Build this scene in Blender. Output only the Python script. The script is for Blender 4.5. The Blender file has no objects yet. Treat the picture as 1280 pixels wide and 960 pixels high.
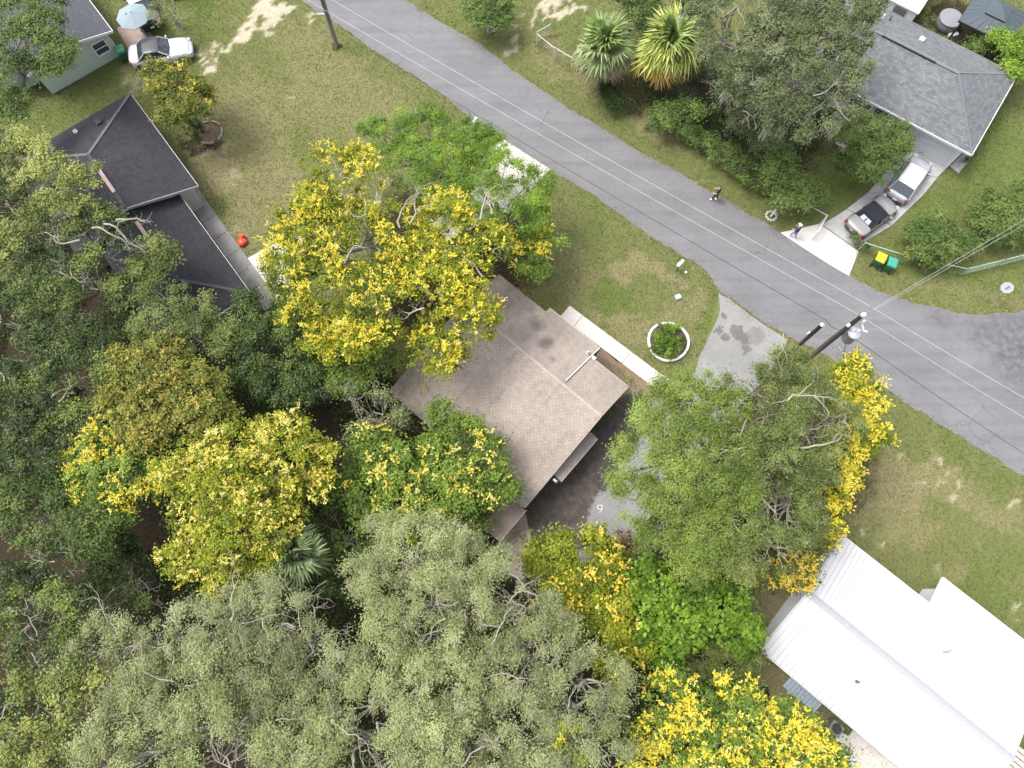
import bpy, bmesh, math, random
import numpy as np
from mathutils import Vector, Matrix
random.seed(7)
SC = bpy.context.scene
COL = SC.collection
R = math.radians

# ------------------------------------------------------------------ camera, sky, sun, exposure
FPX, CAM_H, TILT = 900.0, 46.0, math.atan(265 / 900)
CT, ST = math.cos(TILT), math.sin(TILT)
cam_data = bpy.data.cameras.new('camera')
cam_data.sensor_width = 36.0
cam_data.lens = FPX / 1280 * 36.0
cam_data.clip_end = 3000
cam = bpy.data.objects.new('camera', cam_data)
cam.location = (0, 0, CAM_H)
cam.rotation_euler = (TILT, 0, 0)
COL.objects.link(cam)
SC.camera = cam

SUN_EL, SUN_AZ = R(63), R(-75)          # azimuth from +Y towards +X
world = bpy.data.worlds.new('World')
SC.world = world
world.use_nodes = True
wn = world.node_tree.nodes
wl = world.node_tree.links
bg = wn['Background']
sky = wn.new('ShaderNodeTexSky')
sky.sky_type = 'NISHITA'
sky.sun_disc = False
sky.sun_elevation = SUN_EL
sky.sun_rotation = SUN_AZ
sky.air_density = 1.0
sky.dust_density = 4.0
sky.ozone_density = 1.0
hs = wn.new('ShaderNodeHueSaturation')
hs.inputs['Saturation'].default_value = 0.35
wl.new(sky.outputs['Color'], hs.inputs['Color'])
wl.new(hs.outputs['Color'], bg.inputs['Color'])
bg.inputs['Strength'].default_value = 0.15
sun_data = bpy.data.lights.new('sun', 'SUN')
sun_data.energy = 0.9
sun_data.angle = R(22)
sun_data.color = (1.0, 0.96, 0.89)
sun = bpy.data.objects.new('sun', sun_data)
sd = Vector((math.sin(SUN_AZ) * math.cos(SUN_EL), math.cos(SUN_AZ) * math.cos(SUN_EL), math.sin(SUN_EL)))
sun.rotation_euler = sd.to_track_quat('Z', 'Y').to_euler()
sun.location = sd * 80
COL.objects.link(sun)
SC.view_settings.view_transform = 'Standard'
SC.view_settings.look = 'None'
SC.view_settings.gamma = 1.0
SC.view_settings.use_curve_mapping = False
SC.view_settings.exposure = 1.88

# ------------------------------------------------------------------ helpers
def G(px, py, z=0.0):
    """world point at height z seen at photo pixel (px, py)"""
    dx, dy = (px - 640) / FPX, (480 - py) / FPX
    t = (CAM_H - z) / (CT - dy * ST)
    return Vector((dx * t, (dy * CT + ST) * t, z))

def scale_at(px, py, z=0.0):
    """metres per photo pixel"""
    dy = (480 - py) / FPX
    return (CAM_H - z) / (CT - dy * ST) / FPX

def project(x, y):
    """ground points to photo pixels (arrays)"""
    Yc = y * CT - CAM_H * ST
    D = y * ST + CAM_H * CT
    return 640 + FPX * x / D, 480 - FPX * Yc / D

MATS = {}
def nodes_of(name):
    m = bpy.data.materials.new(name)
    m.use_nodes = True
    n, l = m.node_tree.nodes, m.node_tree.links
    return m, n, l, n['Principled BSDF']

def plain(name, col, rough=0.6, metal=0.0, spec=0.4, var=0.12, scale=6.0, bump=0.0, emis=None):
    if name in MATS: return MATS[name]
    m, n, l, b = nodes_of(name)
    tc = n.new('ShaderNodeTexCoord')
    nz = n.new('ShaderNodeTexNoise'); nz.inputs['Scale'].default_value = scale; nz.inputs['Detail'].default_value = 6
    l.new(tc.outputs['Object'], nz.inputs['Vector'])
    mx = n.new('ShaderNodeMix'); mx.data_type = 'RGBA'
    l.new(nz.outputs['Fac'], mx.inputs['Factor'])
    mx.inputs['A'].default_value = (*[c * (1 - var) for c in col], 1)
    mx.inputs['B'].default_value = (*[min(1, c * (1 + var)) for c in col], 1)
    l.new(mx.outputs['Result'], b.inputs['Base Color'])
    b.inputs['Roughness'].default_value = rough
    b.inputs['Metallic'].default_value = metal
    b.inputs['Specular IOR Level'].default_value = spec
    if bump:
        bp = n.new('ShaderNodeBump'); bp.inputs['Strength'].default_value = bump; bp.inputs['Distance'].default_value = 0.02
        l.new(nz.outputs['Fac'], bp.inputs['Height']); l.new(bp.outputs['Normal'], b.inputs['Normal'])
    MATS[name] = m
    return m

def ramp(n, stops):
    r = n.new('ShaderNodeValToRGB')
    e = r.color_ramp.elements
    while len(e) > 1: e.remove(e[-1])
    e[0].position = stops[0][0]; e[0].color = (*stops[0][1], 1)
    for p, c in stops[1:]:
        k = e.new(p); k.color = (*c, 1)
    return r

def leaf_mat(name, stops, trans=0.3, rough=0.55, spec=0.25):
    if name in MATS: return MATS[name]
    m, n, l, b = nodes_of(name)
    at = n.new('ShaderNodeAttribute'); at.attribute_name = 'tint'
    rp = ramp(n, stops)
    l.new(at.outputs['Fac'], rp.inputs['Fac'])
    l.new(rp.outputs['Color'], b.inputs['Base Color'])
    b.inputs['Roughness'].default_value = rough
    b.inputs['Specular IOR Level'].default_value = spec
    tr = n.new('ShaderNodeBsdfTranslucent')
    l.new(rp.outputs['Color'], tr.inputs['Color'])
    ms = n.new('ShaderNodeMixShader'); ms.inputs[0].default_value = trans
    l.new(b.outputs[0], ms.inputs[1]); l.new(tr.outputs[0], ms.inputs[2])
    l.new(ms.outputs[0], n['Material Output'].inputs['Surface'])
    MATS[name] = m
    return m

def tag(o, label=None, cat=None, group=None, kind=None):
    if label: o['label'] = label
    if cat: o['category'] = cat
    if group: o['group'] = group
    if kind: o['kind'] = kind
    return o

def thing(name, label, cat, loc, rz=0.0, group=None):
    o = bpy.data.objects.new(name, None)
    o.empty_display_size = 0.3
    o.location = loc; o.rotation_euler = (0, 0, rz)
    COL.objects.link(o)
    return tag(o, label, cat, group)

def link(name, me, mat, parent=None, smooth=False):
    for mm in (mat if isinstance(mat, (list, tuple)) else [mat]): me.materials.append(mm)
    if smooth: me.polygons.foreach_set('use_smooth', [True] * len(me.polygons))
    o = bpy.data.objects.new(name, me)
    COL.objects.link(o)
    if parent: o.parent = parent
    return o

class MB:
    """collects shapes into one mesh"""
    def __init__(s, off=(0, 0, 0)): s.v, s.f, s.off, s.mi = [], [], Vector(off), []
    def add(s, vs, fs, mi=0):
        k = len(s.v)
        s.v += [Vector(v) - s.off for v in vs]
        s.f += [[i + k for i in f] for f in fs]
        s.mi += [mi] * len(fs)
        return s
    def box(s, c, d, rz=0.0, mi=0, M=None):
        c = Vector(c); hx, hy, hz = d[0] / 2, d[1] / 2, d[2] / 2
        mt = M if M is not None else Matrix.Rotation(rz, 3, 'Z')
        vs = [c + mt @ Vector((x * hx, y * hy, z * hz)) for x, y, z in
              ((-1,-1,-1),(1,-1,-1),(1,1,-1),(-1,1,-1),(-1,-1,1),(1,-1,1),(1,1,1),(-1,1,1))]
        return s.add(vs, [(0,3,2,1),(4,5,6,7),(0,1,5,4),(1,2,6,5),(2,3,7,6),(3,0,4,7)], mi)
    def bar(s, a, b, w, h, mi=0):
        a, b = Vector(a), Vector(b); d = b - a
        q = d.to_track_quat('X', 'Z').to_matrix()
        return s.box((a + b) / 2, (d.length, w, h), M=q, mi=mi)
    def tube(s, path, rad, n=6, cap=True, mi=0):
        path = [Vector(p) for p in path]
        if not isinstance(rad, (list, tuple)): rad = [rad] * len(path)
        vs, fs = [], []
        for i, p in enumerate(path):
            d = (path[min(i + 1, len(path) - 1)] - path[max(i - 1, 0)])
            d = d.normalized() if d.length > 1e-9 else Vector((0, 0, 1))
            ref = Vector((0, 0, 1)) if abs(d.z) < 0.92 else Vector((1, 0, 0))
            x = d.cross(ref).normalized(); y = d.cross(x)
            for k in range(n):
                a = 2 * math.pi * k / n
                vs.append(p + (x * math.cos(a) + y * math.sin(a)) * rad[i])
        for i in range(len(path) - 1):
            for k in range(n):
                k2 = (k + 1) % n
                fs.append((i * n + k, i * n + k2, (i + 1) * n + k2, (i + 1) * n + k))
        if cap:
            fs.append(tuple(range(n))); fs.append(tuple(reversed(range((len(path) - 1) * n, len(path) * n))))
        return s.add(vs, fs, mi)
    def lathe(s, c, prof, n=20, mi=0, close=False, wob=0.0, M=None):
        c = Vector(c); vs, fs = [], []
        for r, z in prof:
            for k in range(n):
                a = 2 * math.pi * k / n
                rr = r * (1 + wob * math.sin(3 * a + 1))
                p = Vector((rr * math.cos(a), rr * math.sin(a), z))
                vs.append(c + (M @ p if M is not None else p))
        m = len(prof)
        for i in range(m if close else m - 1):
            for k in range(n):
                k2 = (k + 1) % n; j = (i + 1) % m
                fs.append((i * n + k, i * n + k2, j * n + k2, j * n + k))
        if not close:
            fs.append(tuple(reversed(range(n)))); fs.append(tuple(range((m - 1) * n, m * n)))
        return s.add(vs, fs, mi)
    def prism(s, poly, z0, z1, mi=0):
        n = len(poly)
        vs = [(p[0], p[1], z0) for p in poly] + [(p[0], p[1], z1) for p in poly]
        ar = sum(poly[i][0] * poly[(i + 1) % n][1] - poly[(i + 1) % n][0] * poly[i][1] for i in range(n))
        fs = [tuple(range(n, 2 * n)), tuple(reversed(range(n)))] + [(i, (i + 1) % n, n + (i + 1) % n, n + i) for i in range(n)]
        if ar < 0: fs = [tuple(reversed(f)) for f in fs]
        return s.add(vs, fs, mi)
    def slab(s, top, t, mi=0):
        """polygon in space thickened downwards"""
        n = len(top); top = [Vector(p) for p in top]
        vs = top + [p - Vector((0, 0, t)) for p in top]
        nz = sum(top[i].x * top[(i + 1) % n].y - top[(i + 1) % n].x * top[i].y for i in range(n))
        fs = [tuple(range(n)), tuple(reversed(range(n, 2 * n)))] + [(n + i, n + (i + 1) % n, (i + 1) % n, i) for i in range(n)]
        if nz < 0: fs = [tuple(reversed(f)) for f in fs]
        return s.add(vs, fs, mi)
    def build(s, name, mat, parent=None, smooth=False, bevel=0.0, sub=0):
        me = bpy.data.meshes.new(name)
        me.from_pydata([tuple(v) for v in s.v], [], s.f)
        if any(s.mi): me.polygons.foreach_set('material_index', s.mi)
        if bevel:
            bm = bmesh.new(); bm.from_mesh(me)
            ed = [e for e in bm.edges if len(e.link_faces) == 2 and e.calc_face_angle(0) > 0.6]
            bmesh.ops.bevel(bm, geom=ed, offset=bevel, segments=2, affect='EDGES', profile=0.5)
            bm.to_mesh(me); bm.free()
        o = link(name, me, mat, parent, smooth)
        if parent is None: o.location = s.off
        if sub:
            md = o.modifiers.new('subdivision', 'SUBSURF'); md.levels = sub; md.render_levels = sub
        return o

def copy_tree(o, parent=None):
    c = o.copy(); COL.objects.link(c)
    if parent: c.parent = parent
    for ch in list(o.children): copy_tree(ch, c)
    return c

def spots_fac(n, l, vec, spots, warp=0.6, wscale=0.8, soft=0.5):
    """sum of noise-warped discs (x, y, radius, strength) in object space -> 0..1"""
    nz = n.new('ShaderNodeTexNoise'); nz.inputs['Scale'].default_value = wscale; nz.inputs['Detail'].default_value = 8
    nz.inputs['Roughness'].default_value = 0.7
    l.new(vec, nz.inputs['Vector'])
    sub = n.new('ShaderNodeVectorMath'); sub.operation = 'SUBTRACT'; sub.inputs[1].default_value = (0.5, 0.5, 0.5)
    l.new(nz.outputs['Color'], sub.inputs[0])
    scl = n.new('ShaderNodeVectorMath'); scl.operation = 'SCALE'; scl.inputs['Scale'].default_value = warp * 4
    l.new(sub.outputs[0], scl.inputs[0])
    ad = n.new('ShaderNodeVectorMath'); ad.operation = 'ADD'
    l.new(vec, ad.inputs[0]); l.new(scl.outputs[0], ad.inputs[1])
    flat = n.new('ShaderNodeVectorMath'); flat.operation = 'MULTIPLY'; flat.inputs[1].default_value = (1, 1, 0)
    l.new(ad.outputs[0], flat.inputs[0])
    acc = None
    for x, y, r, st in spots:
        ds = n.new('ShaderNodeVectorMath'); ds.operation = 'DISTANCE'; ds.inputs[1].default_value = (x, y, 0)
        l.new(flat.outputs[0], ds.inputs[0])
        mr = n.new('ShaderNodeMapRange'); mr.interpolation_type = 'SMOOTHSTEP'
        mr.inputs['From Min'].default_value = r; mr.inputs['From Max'].default_value = r * (1 - soft)
        mr.inputs['To Min'].default_value = 0; mr.inputs['To Max'].default_value = st
        l.new(ds.outputs['Value'], mr.inputs['Value'])
        if acc is None: acc = mr.outputs[0]
        else:
            mx = n.new('ShaderNodeMath'); mx.operation = 'MAXIMUM'
            l.new(acc, mx.inputs[0]); l.new(mr.outputs[0], mx.inputs[1]); acc = mx.outputs[0]
    return acc

def mixcol(n, l, fac, a, b, mode='MIX'):
    mx = n.new('ShaderNodeMix'); mx.data_type = 'RGBA'; mx.blend_type = mode
    if isinstance(fac, (int, float)): mx.inputs['Factor'].default_value = fac
    else: l.new(fac, mx.inputs['Factor'])
    for k, v in (('A', a), ('B', b)):
        if isinstance(v, tuple): mx.inputs[k].default_value = (*v[:3], 1)
        else: l.new(v, mx.inputs[k])
    return mx.outputs['Result']

def noise(n, l, vec, scale, detail=8, rough=0.6, lo=None, hi=None):
    nz = n.new('ShaderNodeTexNoise'); nz.inputs['Scale'].default_value = scale
    nz.inputs['Detail'].default_value = detail; nz.inputs['Roughness'].default_value = rough
    l.new(vec, nz.inputs['Vector'])
    if lo is None: return nz.outputs['Fac']
    mr = n.new('ShaderNodeMapRange'); mr.inputs['From Min'].default_value = lo; mr.inputs['From Max'].default_value = hi
    l.new(nz.outputs['Fac'], mr.inputs['Value'])
    return mr.outputs[0]

def surface(name, base, vary, stain=None, stains=(), speck=0.25, bump=0.3, rough=0.85, spec=0.25, warp=0.3, wscale=1.2, soft=0.5, streak=None, cracks=0.0):
    """weathered flat surface (asphalt, concrete): two tones, grain, shaped stains"""
    m, n, l, b = nodes_of(name)
    tc = n.new('ShaderNodeTexCoord'); vec = tc.outputs['Object']
    big = noise(n, l, vec, 0.35, 6, 0.6, 0.35, 0.65)
    c = mixcol(n, l, big, base, vary)
    mid = noise(n, l, vec, 3.0, 8, 0.7, 0.3, 0.7)
    c = mixcol(n, l, mid, c, mixcol(n, l, 1.0, c, (0.86, 0.86, 0.86), 'MULTIPLY'))
    fine = noise(n, l, vec, 38.0, 3, 0.7, 0.3, 0.7)
    dk = mixcol(n, l, 1.0, c, (1 - speck,) * 3, 'MULTIPLY')
    c = mixcol(n, l, fine, dk, c)
    if streak:
        mp = n.new('ShaderNodeMapping'); mp.inputs['Rotation'].default_value = (0, 0, streak[0]); mp.inputs['Scale'].default_value = (0.06, 1.3, 1)
        l.new(vec, mp.inputs['Vector'])
        sk = noise(n, l, mp.outputs[0], 1.0, 5, 0.6, 0.42, 0.68)
        c = mixcol(n, l, sk, c, mixcol(n, l, 1.0, c, (streak[1],) * 3, 'MULTIPLY'))
    if cracks:
        wv = n.new('ShaderNodeVectorMath'); wv.operation = 'MULTIPLY_ADD'; wv.inputs[1].default_value = (.7, .7, .7)
        wz = n.new('ShaderNodeTexNoise'); wz.inputs['Scale'].default_value = 1.1; wz.inputs['Detail'].default_value = 5; l.new(vec, wz.inputs['Vector'])
        l.new(wz.outputs['Color'], wv.inputs[0]); l.new(vec, wv.inputs[2])
        vo = n.new('ShaderNodeTexVoronoi'); vo.feature = 'DISTANCE_TO_EDGE'; vo.inputs['Scale'].default_value = .42; l.new(wv.outputs[0], vo.inputs['Vector'])
        mr = n.new('ShaderNodeMapRange'); mr.inputs['From Min'].default_value = .012; mr.inputs['From Max'].default_value = .003; mr.inputs['To Max'].default_value = cracks
        l.new(vo.outputs['Distance'], mr.inputs['Value'])
        mk = noise(n, l, vec, .23, 3, .5, .5, .62)
        mm = n.new('ShaderNodeMath'); mm.operation = 'MULTIPLY'; l.new(mr.outputs[0], mm.inputs[0]); l.new(mk, mm.inputs[1])
        c = mixcol(n, l, mm.outputs[0], c, (.05, .05, .05))
        blot = noise(n, l, vec, 1.6, 4, .6, .66, .78)
        c = mixcol(n, l, blot, c, mixcol(n, l, 1.0, c, (.78, .78, .78), 'MULTIPLY'))
    if stains:
        stc = mixcol(n, l, noise(n, l, vec, 1.9, 8, .7, .38, .68), stain, tuple(min(1, v * 2.3) for v in stain))
        stc = mixcol(n, l, fine, mixcol(n, l, 1.0, stc, (.7, .7, .7), 'MULTIPLY'), stc)
        c = mixcol(n, l, spots_fac(n, l, vec, stains, warp, wscale, soft), c, stc)
    l.new(c, b.inputs['Base Color'])
    b.inputs['Roughness'].default_value = rough
    b.inputs['Specular IOR Level'].default_value = spec
    bp = n.new('ShaderNodeBump'); bp.inputs['Strength'].default_value = bump; bp.inputs['Distance'].default_value = 0.02
    l.new(fine, bp.inputs['Height']); l.new(bp.outputs['Normal'], b.inputs['Normal'])
    MATS[name] = m
    return m

def shingle_mat(name, c1, c2, mortar, stain=None, stains=(), row=0.16, wid=0.34, patch=0.25, warp=0.35, wscale=0.8, streaks=0.0):
    m, n, l, b = nodes_of(name)
    uv = n.new('ShaderNodeUVMap'); uv.uv_map = 'UVMap'
    tc = n.new('ShaderNodeTexCoord')
    br = n.new('ShaderNodeTexBrick')
    br.inputs['Scale'].default_value = 1.0
    br.inputs['Brick Width'].default_value = wid; br.inputs['Row Height'].default_value = row
    br.inputs['Mortar Size'].default_value = 0.014; br.inputs['Mortar Smooth'].default_value = 0.4
    br.inputs['Color1'].default_value = (*c1, 1); br.inputs['Color2'].default_value = (*c2, 1); br.inputs['Mortar'].default_value = (*mortar, 1)
    l.new(uv.outputs[0], br.inputs['Vector'])
    c = br.outputs['Color']
    nz = noise(n, l, uv.outputs[0], 2.2, 8, 0.7, 0.3, 0.7)
    c = mixcol(n, l, nz, mixcol(n, l, 1.0, c, (1 - patch,) * 3, 'MULTIPLY'), c)
    big = noise(n, l, tc.outputs['Object'], 0.3, 5, 0.6, 0.35, 0.65)
    c = mixcol(n, l, big, c, mixcol(n, l, 1.0, c, (1 - patch * 0.7,) * 3, 'MULTIPLY'))
    if streaks:
        mp = n.new('ShaderNodeMapping'); mp.inputs['Scale'].default_value = (2.2, 0.15, 1)
        l.new(uv.outputs[0], mp.inputs['Vector'])
        sk = noise(n, l, mp.outputs[0], 1.0, 5, 0.6, 0.5, 0.75)
        c = mixcol(n, l, sk, c, mixcol(n, l, 1.0, c, (1 - streaks,) * 3, 'MULTIPLY'))
    if stains:
        c = mixcol(n, l, spots_fac(n, l, tc.outputs['Object'], stains, warp, wscale, 0.85), c, stain)
    fine = noise(n, l, uv.outputs[0], 30, 2, 0.6, 0.25, 0.75)
    c = mixcol(n, l, fine, mixcol(n, l, 1.0, c, (0.8,) * 3, 'MULTIPLY'), c)
    l.new(c, b.inputs['Base Color'])
    b.inputs['Roughness'].default_value = 0.9
    b.inputs['Specular IOR Level'].default_value = 0.2
    bp = n.new('ShaderNodeBump'); bp.inputs['Strength'].default_value = 0.5; bp.inputs['Distance'].default_value = 0.015
    l.new(br.outputs['Fac'], bp.inputs['Height']); bp.invert = True
    l.new(bp.outputs['Normal'], b.inputs['Normal'])
    MATS[name] = m
    return m

# numpy value noise for ground patches
def vnoise(x, y, scale, seed):
    rs = np.random.RandomState(seed); T = rs.rand(256, 256)
    x = x / scale + 1000; y = y / scale + 1000
    xi, yi = np.floor(x).astype(int), np.floor(y).astype(int)
    fx, fy = x - xi, y - yi
    fx = fx * fx * (3 - 2 * fx); fy = fy * fy * (3 - 2 * fy)
    g = lambda a, b: T[a % 256, b % 256]
    return (g(xi, yi) * (1 - fx) + g(xi + 1, yi) * fx) * (1 - fy) + (g(xi, yi + 1) * (1 - fx) + g(xi + 1, yi + 1) * fx) * fy

def in_poly(px, py, poly):
    c = np.zeros(px.shape, bool); n = len(poly)
    for i in range(n):
        x1, y1 = poly[i]; x2, y2 = poly[(i + 1) % n]
        if y1 == y2: continue
        cond = ((y1 > py) != (y2 > py)) & (px < (x2 - x1) * (py - y1) / (y2 - y1) + x1)
        c ^= cond
    return c

# ------------------------------------------------------------------ the setting: ground, road, drives
ROAD_PX = [(200,-150),(290,-65),(376,0),(437,41),(470,65),(520,96),(557,122),(590,150),(625,172),(687,213),(735,240),(770,265),(805,290),
           (830,307),(855,321),(875,334),(889,349),(900,364),(917,376),(938,392),(960,407),(1000,428),(1050,455),(1100,481),(1135,505),(1185,537),(1235,567),(1283,598),(1400,676),(1560,780),
           (1700,640),(1500,420),(1400,386),(1280,388),(1222,393),(1197,391),(1172,384),(1135,376),(1100,365),(1062,345),(1020,316),(975,291),(960,280),(902,247),(882,237),(847,215),
           (800,190),(760,165),(705,132),(677,112),(640,88),(620,70),(592,50),(545,25),(507,0),(440,-46),(330,-130)]
LITTER_PX = [(-300,175),(20,178),(60,196),(150,300),(230,380),(300,395),(345,390),(480,440),(505,490),(560,560),(650,640),(625,690),(680,720),
             (790,690),(850,700),(925,720),(920,800),(925,845),(985,905),(1000,960),(1000,1100),(-300,1100)]
def jag(pts, amp, seed, step=0.35, fixed=()):
    """world polygon with ragged edge from a pixel polygon"""
    rs = np.random.RandomState(seed); out = []; ns = 0.0
    W = [G(*p) for p in pts]
    for i in range(len(W)):
        a, b = W[i], W[(i + 1) % len(W)]
        k = max(1, int((b - a).length / step)) if (b - a).length < 30 else 1
        nrm = Vector((-(b - a).y, (b - a).x, 0)).normalized()
        for j in range(k):
            p = a.lerp(b, j / k)
            ns = .5 * ns + .87 * rs.randn()
            q = p + nrm * (ns * amp if k > 1 else 0)
            out.append((q.x, q.y))
    return out
road_poly = jag(ROAD_PX, 0.045, 3, .22)

def poly_sheet(name, poly, z, depth, mat, kind='structure'):
    o = MB().prism(poly, z - depth, z).build(name, mat)
    tag(o, kind=kind)
    return o

def px_spots(lst):
    out = []
    for px, py, rp, st in lst:
        g = G(px, py); out.append((g.x, g.y, rp * scale_at(px, py), st))
    return out

asphalt = surface('asphalt', (0.146, 0.145, 0.151), (0.124, 0.123, 0.128), (0.058, 0.057, 0.059),
                  px_spots([(1285,440,85,0.95),(1230,420,40,0.75),(1175,400,28,0.5),(1330,500,60,0.7)]), speck=0.22, bump=0.25, warp=0.8, wscale=0.35, streak=(R(40), 0.84), soft=0.8, cracks=.6)
road = poly_sheet('road', road_poly, 0.02, 0.1, asphalt)

concrete = surface('concrete', (0.40, 0.385, 0.36), (0.34, 0.325, 0.30), speck=0.12, bump=0.15)
concrete_w = surface('concrete_warm', (0.47, 0.44, 0.40), (0.41, 0.375, 0.34), speck=0.12, bump=0.15)
concrete_old = surface('concrete_mildewed', (0.24, 0.23, 0.22), (0.15, 0.142, 0.135), speck=0.2, bump=0.2)
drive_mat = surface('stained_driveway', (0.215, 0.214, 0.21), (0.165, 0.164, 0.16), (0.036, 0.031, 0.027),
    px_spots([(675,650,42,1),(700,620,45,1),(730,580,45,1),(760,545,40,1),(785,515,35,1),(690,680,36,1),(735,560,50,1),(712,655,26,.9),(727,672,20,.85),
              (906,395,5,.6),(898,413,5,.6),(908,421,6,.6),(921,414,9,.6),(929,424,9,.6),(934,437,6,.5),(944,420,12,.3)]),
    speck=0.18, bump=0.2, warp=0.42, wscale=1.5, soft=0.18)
drive = poly_sheet('driveway', jag([(898,366),(917,378),(938,394),(960,409),(985,425),(960,470),(930,500),(880,560),(800,660),(775,695),(720,715),(648,690),(640,672),
                                    (636,655),(648,624),(768,500),(800,486),(838,474),(868,466),(878,440),(893,410),(900,388)], 0.03, 5), 0.016, 0.1, drive_mat)

def slab_walk(name, a, b, width, joints, mat, label=None, z=0.05, gap=0.025):
    """concrete walk split into slabs along a->b, width to the left"""
    a, b = Vector((a.x, a.y, 0)), Vector((b.x, b.y, 0))
    d = (b - a).normalized(); nrm = Vector((-d.y, d.x, 0)); L = (b - a).length
    root = thing(name, None, None, a); root['kind'] = 'structure'
    ts = [0] + list(joints) + [1]
    for i in range(len(ts) - 1):
        p, q = a + d * (L * ts[i] + gap / 2), a + d * (L * ts[i + 1] - gap / 2)
        poly = [(p.x, p.y), (q.x, q.y), ((q + nrm * width).x, (q + nrm * width).y), ((p + nrm * width).x, (p + nrm * width).y)]
        MB(a).prism(poly, -0.06, z + 0.006 * (i % 3)).build('slab', mat, root, bevel=0.012)
    return root
# ------------------------------------------------------------------ ground sheet with patches
def ground():
    step = 0.30
    xs = np.concatenate([[-500, -250, -120, -70], np.arange(-47, 47.01, step), [70, 120, 250, 500]])
    ys = np.concatenate([[-400, -180, -80, -35], np.arange(-17, 53.01, step), [70, 110, 220, 500, 900]])
    X, Y = np.meshgrid(xs, ys)
    nx, ny = len(xs), len(ys)
    px, py = project(X, np.clip(Y, -60, 300))
    rs = np.random.RandomState(2)
    wx = (vnoise(X, Y, 1.1, 11) - .5) * 34 + (vnoise(X, Y, 0.42, 12) - .5) * 20
    wy = (vnoise(X, Y, 1.1, 13) - .5) * 34 + (vnoise(X, Y, 0.42, 14) - .5) * 20
    qx, qy = px + wx, py + wy
    def blobs(lst, hard=1.0):
        out = np.zeros(X.shape)
        for bx, by, rx, ry, ang, st in lst:
            a = math.radians(ang); ca, sa = math.cos(a), math.sin(a)
            u = ((qx - bx) * ca + (qy - by) * sa) / rx; v = (-(qx - bx) * sa + (qy - by) * ca) / ry
            out = np.maximum(out, st * np.clip((1.25 - np.sqrt(u * u + v * v)) * 2.2 * hard, 0, 1))
        return out
    sand = blobs([(345,8,20,16,0,1),(325,25,14,14,0,.9),(303,42,22,7,-35,1),(285,58,14,5,-25,.9),(258,74,20,5,-15,1),(235,82,12,5,-10,.7),(395,30,5,4,0,.8),
                  (384,33,3,3,0,.8),(690,4,14,5,-35,1),(668,22,22,4,-38,.85),(705,8,22,5,-40,.95),(648,55,10,5,-35,.7),(645,20,16,3,-38,.5),
                  (374,116,3,2,0,.6),(1170,590,10,4,25,.65),(1160,600,14,3,30,.55),(1195,612,10,3,30,.65),(1115,568,16,5,20,.5),(1272,640,7,4,0,.8),(1092,665,7,4,30,.6),
                  (1118,678,4,3,0,.7),(1275,770,10,5,40,.6),(268,190,16,8,25,.35),(285,215,18,8,30,.4),(300,300,8,14,0,.35),(1225,393,12,2.5,8,.9),(1200,391,7,2,5,.6),
                  (178,118,8,5,40,.7),(170,100,12,7,10,.4),(1165,720,14,8,0,.4),(630,700,16,30,30,.75),(645,715,18,14,0,.8),(880,340,10,3,40,.5)], 1.3)
    dry = blobs([(430,120,90,50,20,.55),(300,170,60,80,20,.6),(330,250,40,70,20,.65),(265,210,30,40,0,.8),(380,60,50,30,20,.5),(790,335,30,14,10,.8),(830,350,25,14,20,.85),
                 (750,340,16,9,0,.7),(755,395,22,10,10,.8),(785,420,30,14,30,.7),(700,340,40,40,30,.5),(810,400,60,14,10,.6),(860,390,25,25,0,.6),(805,455,18,14,30,.85),
                 (690,270,18,25,0,.5),(1120,610,55,40,20,.75),(1180,600,60,16,28,.7),(1140,660,50,30,0,.6),(1240,640,60,16,28,.6),(1060,630,40,30,0,.7),
                 (690,70,30,14,30,.6),(655,40,30,12,-30,.6),(720,110,60,8,32,.55),(820,170,50,8,32,.6),(830,180,18,6,30,.95),(940,245,40,7,30,.3),
                 (1130,345,40,7,20,.6),(1200,360,50,14,10,.45),(1255,375,20,8,0,.6),(230,30,30,20,0,.35),(250,65,50,10,-12,.6),(185,95,30,14,10,.6),(1270,250,30,30,0,.3),(620,10,60,10,35,.5),
                 (1010,860,60,50,40,1),(960,740,40,60,30,.9),(960,850,40,30,0,1),(990,800,40,30,40,.8),(1190,720,30,20,0,.6),(650,420,60,20,40,.5)])
    lush = blobs([(360,185,18,10,0,.7),(770,365,26,20,0,.8),(745,280,20,12,0,.7),(740,260,30,9,35,.6),(890,350,8,34,-10,.9),(890,400,8,25,15,.8),(860,330,20,7,30,.8),
                  (800,285,40,5,35,.7),(1190,560,60,10,32,.7),(1250,600,40,10,32,.6),(1230,740,60,30,35,.7),(1255,700,40,20,0,.5),(1105,735,10,14,0,1),(1130,750,20,8,30,.8),
                  (250,20,30,25,0,.9),(220,25,40,20,0,.7),(100,120,60,16,-28,.7),(60,150,60,16,-28,.6),(480,110,40,14,30,.3),(720,30,40,30,0,.5),(760,150,60,8,32,.5),
                  (920,245,50,8,32,.8),(1000,275,25,8,15,.7),(1050,220,40,40,0,.8),(1240,190,60,60,0,.8),(1190,260,60,30,-30,.85),(1150,320,60,30,10,.6),(1230,350,60,20,0,.6),(1110,340,20,8,0,.7),(1250,340,50,10,0,.5),(560,30,30,8,35,.6),(1190,165,80,40,-40,.5)])
    lit = in_poly(qx, qy, LITTER_PX).astype(float)
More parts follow.
